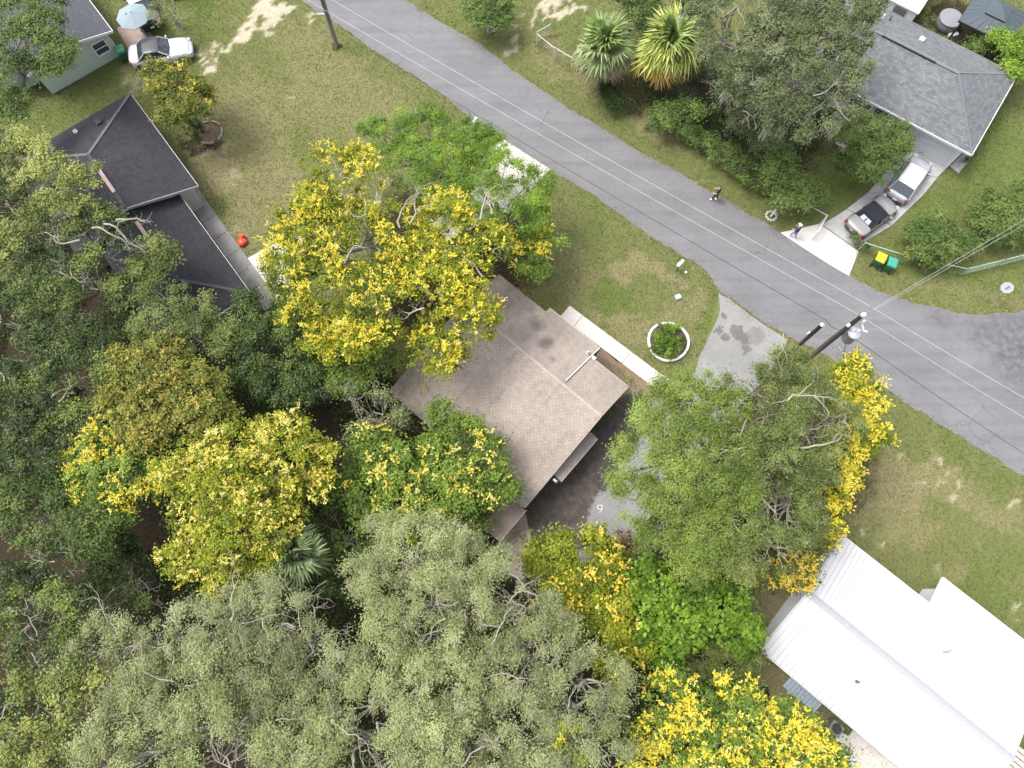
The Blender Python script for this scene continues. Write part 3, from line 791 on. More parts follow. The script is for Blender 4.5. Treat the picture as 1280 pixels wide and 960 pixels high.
tree('live_oak', 'small live oak with forked white limbs at the edge of the dark forest gap', 'tree',
     [(130,800,34),(110,820,32),(160,815,34,.2),(180,845,30),(90,835,26,-.3)], 8.0, L_OAKG, B_PALE, 145, group=GRP_O, dens=1.3, leaf=(.125, .062), nleaf=180, twigs=.02, drop=.2, bare=2, bare_len=1.30, bare_r=0.053)
# ---- broadleaf and brush lower right of centre
tree('broadleaf_tree', 'glossy large-leaved green tree left of the white metal roof', 'tree',
     [(815,725,34),(860,740,38,.2),(900,765,36),(845,775,36,.2),(815,765,30),(925,795,26,-.3),(830,810,28,-.3),(795,740,24),(880,720,28,-.2)], 6.5, L_BROAD, B_GREY, 150, leaf=(.24, .17), nleaf=80, drop=.16, rc=(.28,.58), tvar=.18)
tree('leafy_shrub', 'feathery dark green shrub above the dense yellow tree at the bottom', 'shrub',
     [(880,820,30),(915,825,28),(900,845,26,-.2),(860,845,22,-.4)], 4.2, L_LAUREL2, B_GREY, 151, leaf=(.24, .05), nleaf=110, drop=.16, rc=(.36,.55))
tree('leafy_shrub', 'lime green shrub against the lower left corner of the white roof', 'shrub',
     [(925,785,20),(940,815,18),(930,800,18)], 3.6, L_LIME, B_GREY, 152, leaf=(.24, .17), nleaf=60, drop=.1, rc=(.32,.5))
tree('leafy_shrub', 'light green shrub with pale twigs right of the olive golden rain tree', 'shrub',
     [(787,712,16),(803,722,17),(780,706,11)], 4.0, L_LIME, B_PALE, 153, leaf=(.24, .17), nleaf=60, drop=.1, rc=(.32,.5), bare=1, bare_len=0.72)
tree('rusty_shrub', 'rust-brown dead shrub at the corner of the pale driveway', 'shrub',
     [(777,672,12),(785,682,11),(770,684,8)], 1.6, L_RUST, B_DARK, 154, leaf=(.11, .07), nleaf=110, drop=.05, rc=(.25,.4))
tree('golden_sprig', 'small yellow-green sapling among the grey oaks near the bottom edge', 'sapling',
     [(712,925,18),(720,940,14)], 9.9, L_GOLD, B_GREY, 155, flowers=(F_LEMON, .5, (2, 5), 0.132), rc=(.3,.5), trunk_r=.1, fork_h=.8)
# ---- mossy snag
tree('mossy_tree', 'small half-dead tree hung with grey moss left of the brown roof', 'tree',
     [(430,500,28),(455,490,26),(480,510,30,.2),(450,525,28),(495,530,18,-.4)], 5.5, L_OAK, B_PALE, 156, leaf=(.14, .06), nleaf=60, drop=.25, bare=7, bare_len=1.01, bare_r=0.032, moss=130, moss_mat=M_MOSS, dens=1.2)
# ---- forest on the left
FT = dict(dens=1.1, group=GRP_F, drop=.27, tvar=.26, twigs=.03, nleaf=140)
for lab, lobes, z, mt, sd, kw in [
    ('lime-green tree at the left edge just below the dark roofed house', [(20,195,34),(60,225,40,.2),(30,255,42),(100,240,30,-.2),(75,275,36),(10,290,34)], 8.5, L_LIME, 201, dict(tint0=.62, bare=2)),
    ('forest tree with bare grey branches lying over the dark roof', [(110,300,34),(60,320,40),(100,345,34),(20,340,36),(130,280,22,-.4),(70,370,30)], 8.0, L_JUNGLE, 202, dict(bare_at=[(115,285,15,1.4),(130,280,-5,1.6),(100,300,170,1.2),(145,275,5,1.2)], tint0=.5, bare=8, bare_len=1.44, bare_r=0.041)),
    ('fine-leaved tree hanging over the lower dark roof', [(175,315,22),(200,308,20),(160,345,26),(150,370,22),(195,330,16)], 6.5, L_LAUREL2, 203, dict(bare=2)),
    ('olive tree at the lower end of the dark roofed house', [(205,370,28),(230,395,34,.2),(195,410,32),(250,425,30),(215,440,30),(270,410,24,-.4)], 7.0, L_LAUREL2, 204, dict(bare=2, leaf=(.2, .07))),
    ('deep green bushy tree between the dark house and the largest golden tree', [(310,395,28),(350,400,28),(325,440,34,.2),(365,450,30),(300,440,28),(345,485,28),(380,480,22),(285,420,22)], 6.0, L_DARK, 205, dict()),
    ('yellowish-green tree under the lower edge of the largest golden tree', [(420,455,26),(455,440,28),(395,440,24),(480,455,20),(435,475,22)], 5.5, L_GOLDG, 206, dict()),
    ('grey-branched tree left of the bronze golden rain tree', [(60,415,36),(100,425,32),(30,450,36),(80,465,36,.2),(115,460,26),(20,405,28)], 8.0, L_JUNGLE, 207, dict(tint0=.46, bare=5, bare_len=1.15)),
    ('dark forest tree at the left edge beside the leftmost yellow tree', [(20,500,36),(60,520,34),(30,555,38),(70,570,26),(10,600,34),(90,520,24)], 7.5, L_JUNGLE, 208, dict(bare=2, tint0=.40)),
    ('dark mossy forest tree below the leftmost yellow tree', [(30,640,38),(70,650,34),(40,690,40,.2),(90,690,30),(110,660,26),(70,720,34)], 7.5, L_JUNGLE, 209, dict(bare=4, tint0=.52)),
    ('tall thin forest tree with white forked branches at the left edge', [(30,760,34),(60,780,30),(20,800,36),(80,750,26),(50,820,30)], 8.0, L_JUNGLE, 210, dict(bare=5, bare_len=1.37, bare_r=0.045)),
    ('light green tree in the lower left corner', [(20,880,38),(60,900,36),(30,930,44,.3),(90,860,28),(80,940,34),(20,970,40)], 9.0, L_LIME, 211, dict(bare=2, tint0=.45)),
    ('dark leafy tree below the wide golden crown near the fan palm', [(420,640,28),(440,680,30),(400,720,28),(430,610,20),(395,655,20)], 5.0, L_DARK, 212, dict(bare=2)),
    ('shadowy thicket tree in the dark gap above the spreading oak', [(120,730,28),(150,700,26),(175,740,22),(120,770,26)], 5.0, L_DARK, 213, dict(bare=3)),
    ('dark green tree between the bronze golden rain tree and the forest edge', [(120,430,24),(130,520,22),(105,500,22),(70,600,20),(80,625,18)], 5.5, L_DARK, 214, dict()),
    ('small dark tree over the patio edge behind the brown house', [(570,645,22),(595,655,20),(580,670,18),(550,660,18)], 4.0, L_LAUREL2, 215, dict(tint0=.4)),
]:
    a = dict(FT); a.update(kw)
    tree('forest_tree', lab, 'tree', lobes, z, mt, B_PALE if a.get('bare') else B_DARK, sd, **a)

# ---- top left, top right, gardens
tree('shade_tree', 'dark green shade tree over the green walled house in the top left corner', 'tree',
     [(20,20,40),(55,35,34,.2),(30,60,38,.2),(70,75,24,-.3),(10,90,30),(60,5,28),(80,60,14,-.4),(15,130,26,-1)], 8.0, L_HEDGE, B_GREY, 220, leaf=(.16, .1), base=(28,108), tint0=.55)
tree('bare_shrub', 'thin grey-brown shrub beside the dark pickup at the top edge', 'shrub',
     [(205,12,20),(215,-5,20),(195,0,16),(222,18,12)], 2.8, L_OAKG, B_PALE, 221, leaf=(.11, .06), nleaf=45, drop=.25, bare=4, bare_len=0.72, bare_r=0.023, rc=(.3,.5))
tree('mossy_oak', 'large grey-green oak draped in moss left of the grey shingled house', 'tree',
     [(905,15,44),(950,10,44),(1000,0,46),(1050,10,42),(920,55,42),(965,60,48,.4),(1015,50,48,.4),(1060,45,34),(1040,90,40),(990,105,46,.2),(940,100,40),(1010,140,36,-.5),(960,140,34,-.8),(1060,120,24,-.8),(1075,10,26),(1045,80,30)],
     10.0, L_MOSSY, B_PALE, 222, base=(950,170), dens=1.2, leaf=(.16, .085), nleaf=125, drop=.2, bare=6, bare_len=1.15, bare_r=0.041, moss=420, moss_mat=M_MOSS, trunk_r=.4)
tree('understory_tree', 'dark understory tree in the shade of the moss-draped oak', 'tree',
     [(930,140,28),(955,165,26),(905,120,26),(900,95,24)], 3.6, L_MOSSY, B_GREY, 223, leaf=(.16, .08), drop=.25, tint0=.4, bare=3, bare_len=0.86)
tree('understory_tree', 'dark leafy tree behind the two palms at the top edge', 'tree',
     [(800,0,26),(815,30,22),(780,-10,24),(790,25,14),(870,0,24)], 5.0, L_DARK, B_GREY, 224)
tree('round_tree', 'rounded green tree beside the white hatchback', 'tree',
     [(1075,165,26),(1110,165,26),(1090,185,34,.4),(1065,195,26),(1106,192,26),(1085,212,26),(1122,176,18),(1060,180,18)], 3.3, L_HEDGE, B_GREY, 225, leaf=(.17, .09), nleaf=130, drop=.08, tint0=.62, rc=(.36,.56))
tree('round_shrub', 'round dark green shrub at the top edge beside the road', 'shrub',
     [(612,5,24),(600,10,20),(625,15,18),(612,22,18)], 2.6, L_HEDGE, B_GREY, 226, leaf=(.18, .12), nleaf=100, drop=.05, tint0=.6)
tree('shrub', 'low green shrub under the right palm', 'shrub', [(845,145,22),(830,150,16),(860,140,16)], 2.0, L_HEDGE, B_GREY, 227, leaf=(.18, .11), drop=.08, tint0=.6)
tree('shrub', 'nearly black low shrub under the left palm', 'shrub', [(768,122,16),(782,130,12),(760,112,10)], 1.4, L_DARK, B_DARK, 228, leaf=(.14, .07), drop=.15, tint0=.25)
tree('hedge_plant', 'dense hedge strip with sword-shaped leaves along the roadside lawn', 'hedge',
     [(858 + 6.5 * i, 162 + 4.4 * i, 13) for i in range(18)], 1.3, L_HEDGE, B_GREY, 229, leaf=(.30, .07), nleaf=100, drop=0, tint0=.62, up=.3, rc=(.3,.45))
tree('shrub', 'broad green shrub between the hedge strip and the chain-link gate', 'shrub', [(965,190,22),(975,215,22),(995,238,20),(1012,240,18),(985,245,18)], 2.4, L_HEDGE, B_GREY, 230, leaf=(.18, .11), drop=.05, tint0=.62)
tree('shrub', 'wide dark green shrub behind the two wheeled bins', 'shrub', [(1148,292,19),(1168,288,21),(1190,297,21),(1175,310,20),(1155,308,16),(1205,308,16)], 2.0, L_HEDGE, B_GREY, 231, leaf=(.22, .09), nleaf=110, drop=.04, tint0=.6)
tree('shrub', 'big green shrub inside the chain-link fence at the right edge', 'shrub', [(1245,260,26),(1275,255,28),(1255,285,24),(1285,280,24),(1235,285,18)], 2.2, L_HEDGE, B_GREY, 232, leaf=(.22, .09), nleaf=110, drop=.04, tint0=.55)
tree('shrub', 'yellow-tipped shrub on the chain-link fence beside the wheeled bins', 'shrub', [(1175,325,12),(1165,318,12),(1185,315,10),(1150,322,9),(1138,318,8)], 1.3, L_LIME, B_GREY, 233, leaf=(.18, .11), drop=.05, rc=(.25,.42))
tree('shrub', 'small weedy shrub behind the bumper of the silver convertible', 'shrub', [(1072,300,8),(1078,308,8),(1066,295,6)], .8, L_JUNGLE, B_GREY, 234, leaf=(.12, .07), drop=.1, rc=(.2,.34))
tree('garden_tree', 'light green leafy tree right of the grey hip roof', 'tree', [(1262,65,20),(1275,85,20),(1255,50,16),(1280,60,18)], 3.2, L_BRIGHT, B_GREY, 235, leaf=(.2, .13), drop=.05, tint0=.55)
tree('shrub', 'dark green garden bush below the metal gazebo corner', 'shrub', [(1228,52,14),(1240,40,14),(1215,62,8)], 1.8, L_HEDGE, B_GREY, 236, leaf=(.16, .1))
tree('shrub', 'dark narrow bush beside the hot tub', 'shrub', [(1155,20,8),(1160,30,8),(1150,8,9)], 1.2, L_HEDGE, B_GREY, 237, leaf=(.14, .09), rc=(.25,.4))
tree('shrub', 'dark little bush beside the brick ring on the lawn', 'shrub', [(242,165,11),(235,158,9),(250,172,8)], 1.2, L_DARK, B_DARK, 238, leaf=(.13, .08), rc=(.22,.38), tint0=.55)
tree('shrub', 'green shrub at the lower right corner of the brown roof', 'shrub', [(797,500,9),(805,493,7),(790,508,6)], 1.0, L_HEDGE, B_GREY, 239, leaf=(.16, .1), rc=(.22,.36), tint0=.65)
tree('shrub', 'yellowing weeds in the bed beside the concrete walk', 'shrub', [(772,466,6),(782,474,6),(790,478,5),(764,458,4)], .7, L_LIME, B_GREY, 240, leaf=(.12, .06), rc=(.18,.28), nleaf=70, lim=False)
tree('leafy_plant', 'leafy green plants filling the white ring planter', 'plant', [(825,415,10),(843,412,10),(835,428,12),(850,430,9),(822,433,9),(838,442,9)], .75, L_BROAD, B_GREY, 241, leaf=(.20, .12), rc=(.24,.36), nleaf=60, tint0=.5, lim=False, drop=.02)

# ---- palms
def frond_mesh(name, seed, nl=28, pet=1.0, fan=.95, wid=.125, droop=.55):
    """costapalmate leaf along +x: petiole, then a fan of split drooping segments"""
    rs = np.random.RandomState(seed); vs, fs = [], []
    def q(a, b, c, d):
        k = len(vs); vs.extend([a, b, c, d]); fs.append((k, k + 1, k + 2, k + 3))
    w = .03
    for i in range(3):
        x0, x1 = pet * i / 3, pet * (i + 1) / 3
        z0, z1 = -.05 * (x0 / pet) ** 2, -.05 * (x1 / pet) ** 2
        q((x0, -w, z0), (x1, -w, z1), (x1, w, z1), (x0, w, z0))
        q((x0, 0, z0 - .03), (x1, 0, z1 - .03), (x1, 0, z1 + .02), (x0, 0, z0 + .02))
    for i in range(nl):
        t = (i + .5) / nl * 2 - 1
        a = t * R(132) + rs.randn() * .04
        ln = fan * (1 - .28 * abs(t)) * rs.uniform(.9, 1.08)
        d = Vector((math.cos(a), math.sin(a), .20 * math.cos(a)))
        s = Vector((-math.sin(a), math.cos(a), 0))
        o = Vector((pet + .10 * (1 - abs(t)), 0, -.05))
        tilt = Vector((0, 0, wid * .5 * (1 if i % 2 else -1)))
        p1 = o + d * ln * .55 - Vector((0, 0, .12 * ln)) 
        p2 = o + d * ln * .95 - Vector((0, 0, droop * ln * rs.uniform(.6, 1.3)))
        q(o - s * .012, p1 - s * wid * .5 - tilt, p1 + s * wid * .5 + tilt, o + s * .012)
        q(p1 - s * wid * .5 - tilt, p2 - s * .008, p2 + s * .008, p1 + s * wid * .5 + tilt)
    me = bpy.data.meshes.new(name)
    me.from_pydata([tuple(v) for v in vs], [], fs)
    return me

PALM_G = plain('palm_green', (.120, .175, .042), .5, var=.4, scale=1.5)
PALM_S = plain('palm_silver_green', (.135, .172, .062), .5, var=.4, scale=1.5)
PALM_Y = plain('palm_yellow_green', (.235, .270, .055), .5, var=.35, scale=1.5)
PALM_O = plain('palm_orange', (.42, .26, .045), .6, var=.35, scale=1.5)
PALM_B = plain('palm_dead_tan', (.22, .165, .10), .8, var=.35, scale=1.5)
PALM_D = plain('palm_dusky_green', (.095, .130, .048), .5, var=.4, scale=1.5)
def palm(label, top_px, z, rad, n, mats, seed, lean=(0, 0), fans=4, hang=-60):
    rs = np.random.RandomState(seed)
    c = G(*top_px, z); b = Vector((c.x - lean[0], c.y - lean[1], 0))
    root = thing('sabal_palm', label, 'palm', b, 0, 'palms')
    tb = MB(b)
    pts = [(b.x + lean[0] * t, b.y + lean[1] * t, z * t - .05) for t in np.linspace(0, 1, 14)]
    tb.tube(pts, [.24 - .05 * t + (.02 if i % 2 else 0) for i, t in enumerate(np.linspace(0, 1, 14))], 10)
    tb.build('trunk', B_GREY, root, smooth=True)
    meshes = {}
    for i in range(n):
        t = (i + .5) / n
        el = R(84) - (R(84) - R(hang)) * t ** .8
        az = i * 2.39996 + rs.randn() * .15
        mi = min(len(mats) - 1, int(t * len(mats)))
        key = (i % fans, mi)
        if key not in meshes:
            me = frond_mesh('frond', seed + i % fans, pet=.44 * rad, fan=.62 * rad, droop=.50 + .35 * t)
            me.materials.append(mats[mi]); meshes[key] = me
        o = bpy.data.objects.new('frond', meshes[key]); COL.objects.link(o)
        o.parent = root
        o.location = (c.x - b.x, c.y - b.y, z - .1 - .35 * t)
        o.rotation_euler = (rs.randn() * .45, -el + rs.randn() * .16, az + rs.randn() * .25)
        o.rotation_mode = 'XYZ'
        o.scale = (rs.uniform(.8, 1.12),) * 3
    return root
palm('silvery green fan palm, left of the two palms beside the road', (757, 56), 4.3, 2.3, 54, [PALM_G, PALM_S, PALM_S, PALM_B, PALM_B], 31)
palm('fan palm with orange lower fronds, right of the two palms beside the road', (838, 54), 4.6, 2.6, 62, [PALM_G, PALM_Y, PALM_Y, PALM_Y, PALM_O, PALM_B], 32)
palm('dusky fan palm below the wide yellow crown in the wood', (368, 693), 6.9, 1.75, 15, [PALM_D, PALM_D, PALM_D], 33, hang=-20)

# ---- undergrowth on the forest floor and grass on the lawns
def scatter(n, seed, x0=-44, x1=44, y0=-14, y1=50):
    rs = np.random.RandomState(seed)
    return rs.uniform(x0, x1, n), rs.uniform(y0, y1, n), rs
def in_frame(px, py, m=25): return (px > -m) & (px < 1280 + m) & (py > -m) & (py < 960 + m)
x, y, rs = scatter(900000, 61)
px, py = project(x, y)
ok = (in_poly(px, py, LITTER_PX) | in_poly(px, py, [(880,90),(960,60),(1040,120),(1010,200),(985,225),(900,180),(800,130),(790,60)])) & in_frame(px, py, 60) & (vnoise(x, y, 1.6, 62) > .34)
ok &= ~in_poly(px, py, [(560,620),(700,560),(800,700),(700,740),(600,720)]) & ~in_poly(px, py, [(940,700),(1100,800),(1080,960),(960,900)])
x, y = x[ok], y[ok]; n = len(x)
zz = np.abs(rs.randn(n)) * .4 + np.clip(vnoise(x, y, 1.4, 63) - .3, 0, 1) * 2.2 * rs.rand(n) ** .3
leaf_mesh('undergrowth', np.stack([x, y, zz], 1), rs.randn(n, 3) * .6 + np.array([0, 0, 1]), rs.uniform(.1, .2, n), rs.uniform(.06, .12, n),
          .3 + rs.randn(n) * .2, L_DARK, None, (0, 0, 0), rs)
tag(bpy.data.objects['undergrowth'], 'low dark undergrowth on the forest floor', 'undergrowth', kind='stuff')

L_GRASS = leaf_mat("grass_blade", [(0, (.046, .064, .014)), (.4, (.086, .108, .030)), (.75, (.135, .138, .054)), (1, (.225, .195, .11))], trans=.2, rough=.7)
PAVED = [road_poly]

# ------------------------------------------------------------------ buildings
WHITE = plain('white_paint', (.48, .475, .46), .5, var=.05)
TRIM = plain('cream_trim', (.30, .275, .245), .6, var=.12)
GLASS = plain('window_glass', (.03, .035, .045), .08, spec=.8, var=.1)
BLACK = plain('black_plastic', (.018, .018, .02), .45)
STEEL = plain('galvanised_steel', (.42, .43, .44), .45, metal=.6, var=.15)
DGREY = plain('dark_grey_paint', (.09, .095, .10), .5)

class Frame:
    """local (u, v, z) axes of a building; a = heading of +u in degrees"""
    def __init__(s, o, a): s.o = Vector((o[0], o[1], 0)); s.a = R(a); s.u = Vector((math.cos(s.a), math.sin(s.a), 0)); s.v = Vector((-math.sin(s.a), math.cos(s.a), 0))
    def __call__(s, u, v, z=0.0): return s.o + s.u * u + s.v * v + Vector((0, 0, z))
    def loc(s, px, py, z=0.0):
        d = G(px, py, z) - s.o
        return d.dot(s.u), d.dot(s.v)

def slope(parent, off, pts, mat, t=.14, name='roof_slope'):
    """roof plane; first edge is the eave, UVs run along it and up the slope"""
    pts = [Vector(p) for p in pts]
    mb = MB(off).slab(pts, t)
    o = mb.build(name, mat, parent)
    e = (pts[1] - pts[0]).normalized(); nrm = (pts[1] - pts[0]).cross(pts[2] - pts[1]).normalized(); w = nrm.cross(e)
    uv = o.data.uv_layers.new(name='UVMap')
    for lp in o.data.loops:
        p = o.data.vertices[lp.vertex_index].co + Vector(off) - pts[0]
        uv.data[lp.index].uv = (p.dot(e), p.dot(w))
    return o

def wall_poly(parent, off, poly, z1, mat, name='wall'):
    return MB(off).prism([(p.x, p.y) for p in poly], -.1, z1).build(name, mat, parent)

def window(parent, off, F, u, v, z, w, h, axis, sign, frame_mat=WHITE):
    """window on a wall; axis 'u' -> wall runs along u, facing sign*v"""
    d = .05 * sign
    def P(a, b, c): return F(u + a, v + b, z + c) if axis == 'u' else F(u + b, v + a, z + c)
    fr = MB(off)
    rz = F.a if axis == 'u' else F.a + math.pi / 2
    for a, c, ww, hh in ((0, h / 2, w + .16, .09), (0, -h / 2, w + .22, .11), (-w / 2 - .04, 0, .09, h), (w / 2 + .04, 0, .09, h), (0, 0, w, .05)):
        fr.box(P(a, d, c), (ww, .10, hh), rz)
    fo = fr.build('window', frame_mat, parent)
    MB(off).box(P(0, d * .4, 0), (w, .07, h), rz).build('pane', GLASS, fo)
    return fo

def door(parent, off, F, u, v, axis, sign, mat, w=.95, h=2.05):
    d = .04 * sign
    def P(a, b, c): return F(u + a, v + b, c) if axis == 'u' else F(u + b, v + a, c)
    rz = F.a if axis == 'u' else F.a + math.pi / 2
    do = MB(off).box(P(0, d, h / 2), (w, .09, h), rz).build('door', mat, parent, bevel=.01)
    MB(off).box(P(w * .38, d * 2.6, 1.0), (.12, .05, .05), rz).build('handle', STEEL, do)
    return do

# ---- brown house in the middle
FM = Frame((.76, 5.08), -41)
rootM = thing('brown_house', 'low brown shingled house with asymmetric gable in the middle', 'house', FM(-5, 5))
oM = rootM.location
mst = px_spots([(668,425,17,.9),(680,450,15,.95),(686,470,8,.5),(660,405,10,.5),(640,380,16,.5),(632,400,24,.5),(655,440,22,.35),(690,430,26,.2),(650,395,26,.4),(700,500,9,.25),(610,360,26,.5),(520,470,30,.35),(515,500,22,.3)])
mst = [(x - oM.x, y - oM.y, r, s) for x, y, r, s in mst]
SH_B = shingle_mat('shingles_brown', (.330, .282, .245), (.280, .238, .207), (.190, .158, .135), (.098, .082, .074), mst, row=.15, wid=.28, patch=.24, warp=.3, wscale=.9, streaks=.22)
zb, zf, zr = 2.45, 2.75, 3.9
ur, vr = FM.loc(727, 499, zr)
VR = vr
ul = -11.2
slope(rootM, oM, [FM(0, 0, zb), FM(0, VR, zr), FM(ul, VR, zr), FM(ul, 0, zb)][::-1] and [FM(ul, 0, zb), FM(0, 0, zb), FM(0, VR, zr), FM(ul, VR, zr)], SH_B)
s_f = (zr - zf) / (10.0 - VR)
def zfr(v): return zr - s_f * (v - VR)
slope(rootM, oM, [FM(0, 9.9, zfr(9.9)), FM(-3.0, 9.9, zfr(9.9)), FM(-3.0, VR, zr), FM(0, VR, zr)], SH_B)
slope(rootM, oM, [FM(-3.004, 10.85, zfr(10.85)), FM(-7.2, 10.85, zfr(10.85)), FM(-7.2, VR, zr), FM(-3.004, VR, zr)], SH_B)
slope(rootM, oM, [FM(-7.204, 10.45, zfr(10.45)), FM(ul, 10.45, zfr(10.45)), FM(ul, VR, zr), FM(-7.204, VR, zr)], SH_B)
cap = MB(oM)
for i in range(36):
    a = ul + .02 + i * (-ul - .04) / 36
    cap.slab([FM(a, VR - .07, zr - .004), FM(a + .30, VR - .07, zr - .004), FM(a + .30, VR, zr + .012), FM(a, VR, zr + .012)], .015)
    cap.slab([FM(a, VR, zr + .012), FM(a + .30, VR, zr + .012), FM(a + .30, VR + .07, zr - .012), FM(a, VR + .07, zr - .012)], .015)
cap.build('ridge_cap', plain('shingle_cap_brown', (.255, .214, .192), .9, var=.25, scale=3), rootM)
wallm = plain('beige_stucco', (.46, .40, .33), .9, var=.12, bump=.2)
wall_poly(rootM, oM, [FM(-.35, .4), FM(-.35, 9.5), FM(-3.1, 9.5), FM(-3.1, 10.3), FM(-7.1, 10.3), FM(-7.1, 10.0), FM(ul + .35, 10.0), FM(ul + .35, .4)], 2.28, wallm)
# gable triangles
for uu in (-.35, ul + .35):
    g = MB(oM); t0 = .08
    pl = [FM(uu, .4, 2.29), FM(uu, 9.4, 2.29), FM(uu, VR, zr - .2)]
    g.add(pl + [p + FM.u * (-t0 if uu > -1 else t0) for p in pl], [(0, 1, 2), (5, 4, 3), (0, 3, 4, 1), (1, 4, 5, 2), (2, 5, 3, 0)])
    g.build('gable', wallm, rootM)
f = MB(oM)
f.bar(FM(.02, .05, zb - .10), FM(.02, VR, zr - .10), .035, .17)
f.bar(FM(.02, VR, zr - .10), FM(.02, 9.85, zfr(9.85) - .10), .035, .17)
f.build('fascia', TRIM, rootM)
MB(oM).bar(FM(-.1, -.04, zb - .12), FM(ul, -.04, zb - .12), .04, .16).build('fascia', TRIM, rootM)
MB(oM).bar(FM(.0, 9.93, zfr(9.9) - .10), FM(-3.0, 9.93, zfr(9.9) - .10), .035, .15).build('fascia', TRIM, rootM)
MB(oM).bar(FM(-3.0, 10.88, zfr(10.85) - .10), FM(-7.2, 10.88, zfr(10.85) - .10), .035, .15).build('fascia', TRIM, rootM)
window(rootM, oM, FM, -5.5, 10.31, 1.4, 1.3, 1.1, 'u', 1); window(rootM, oM, FM, -9, 10.01, 1.4, 1.3, 1.1, 'u', 1)
window(rootM, oM, FM, -8, .39, 1.4, 1.3, 1.1, 'u', -1); window(rootM, oM, FM, -4, .39, 1.4, 1.3, 1.1, 'u', -1)
door(rootM, oM, FM, -1.5, 9.51, 'u', 1, WHITE)
window(rootM, oM, FM, -.34, 7.3, 1.4, 1.2, 1.0, 'v', 1)
# narrow door awning along the driveway side
aw = [FM.loc(736, 537, 2.5), FM.loc(697, 597, 2.5)]
v0, v1 = sorted([aw[0][1], aw[1][1]])
awn = slope(rootM, oM, [FM(.62, v0, 2.12), FM(.62, v1, 2.12), FM(.0, v1, 2.36), FM(.0, v0, 2.36)], SH_B, .07, 'side_awning')
MB(oM).bar(FM(.64, v0, 2.08), FM(.64, v1, 2.08), .03, .12).build('fascia', TRIM, rootM)
MB(oM).box(FM(.32, v0 - .22, 2.30), (.42, .26, .22), FM.a).build('meter_box', BLACK, rootM, bevel=.02)
MB(oM).box(FM(.30, v0 - .22, 2.43), (.22, .10, .04), FM.a).build('meter_lid', STEEL, rootM)
# white service pipe up the roof, vent with flashing
p0 = FM.loc(749, 433, zfr(10.85)); p1 = FM.loc(697, 486, 3.7)
mb = MB(oM)
mb.bar(FM(-3.0, 10.8, zfr(10.8) + .07), FM(-3.03, VR + .25, zr + .03), .07, .06)
mb.build('conduit', plain('chalky_conduit', (.38, .37, .35), .6), rootM)
vb = FM.loc(736, 441, 3.0)
MB(oM).lathe(FM(vb[0] - .05, vb[1], zfr(vb[1])), [(.16, 0), (.14, .05), (.06, .08), (.06, .35), (.08, .35), (.08, .39)], 12).build('vent_pipe', STEEL, rootM, smooth=True)
MB(oM).box(FM(-2.8, 9.95, zfr(9.9) + .03), (.26, .2, .16), FM.a).build('gutter_outlet', WHITE, rootM, bevel=.02)
# back porch: flat rusty lean-to roof
LT = surface('stained_flat_roof', (.26, .215, .175), (.18, .14, .11), speck=.15)
q = [FM.loc(655, 640, 2.2), FM.loc(622, 688, 2.2), FM.loc(585, 655, 2.2), FM.loc(618, 606, 2.2)]
uu0, uu1 = -3.4, .15
slope(rootM, oM, [FM(uu0, -2.5, 2.08), FM(uu1, -2.5, 2.08), FM(uu1, -.05, 2.24), FM(uu0, -.05, 2.24)], LT, .1, 'porch_roof')
MB(oM).bar(FM(uu1 + .02, -2.5, 2.06), FM(uu1 + .02, 0, 2.22), .03, .14).build('fascia', TRIM, rootM)
for a in (uu0 + .15, uu1 - .15):
    MB(oM).box(FM(a, -2.35, 1.0), (.1, .1, 2.0), FM.a).build('porch_post', TRIM, rootM)
# dead yellow branch on the roof
def debris(name, label, px, py, z, L, mat, seed, n=6):
    rs = np.random.RandomState(seed); c = G(px, py, z); mb = MB(c)
    for i in range(n):
        a = rs.uniform(-.9, .5) - 1.0; d = np.array([math.cos(a), math.sin(a), 0.02])
        mb.tube(wobble(np.array(c), np.array(c) + d * L * rs.uniform(.5, 1), 4, .06, rs), [.022, .018, .014, .01, .006], 4)
        for k in range(14):
            p = np.array(c) + d * L * rs.uniform(.2, 1) + rs.randn(3) * .07
            mb.tube([p, p + np.array([rs.randn() * .1, rs.randn() * .1, .02])], [.02, .006], 3)
    o = mb.build(name, mat)
    return tag(o, label, 'branch')
def zroof(px, py):
    z = 3.0
    for _ in range(6):
        u_, v_ = FM.loc(px, py, z)
        z = zb + (zr - zb) * v_ / VR if v_ < VR else zfr(v_)
    return z
debris('fallen_branch', 'dead golden branch lying on the brown roof by the big yellow tree', 537, 448, zroof(537, 448) + .06, .9, plain('dead_gold', (.55, .33, .05), .8, var=.3), 71)
debris('fallen_branch', 'faint tan twig lying near the left corner of the brown roof', 531, 478, zroof(531, 478) + .05, .6, plain('dead_tan', (.42, .30, .13), .8, var=.3), 72, 3)
debris('fallen_branch', 'dark leafy twig lying right of the golden branch on the roof', 569, 455, zroof(569, 455) + .05, .4, B_DARK, 73, 5)

# ---- concrete walk of the brown house
w0, w1 = G(700, 394), G(831, 489)
wk = slab_walk('sidewalk', G(822, 488), G(700, 396), -1.05, [.36, .86], concrete_w)
MB(wk.location).lathe(G(826, 480), [(.01, -.04), (.62, -.04), (.62, .045), (.01, .045)], 20).build('slab', concrete_w, wk)
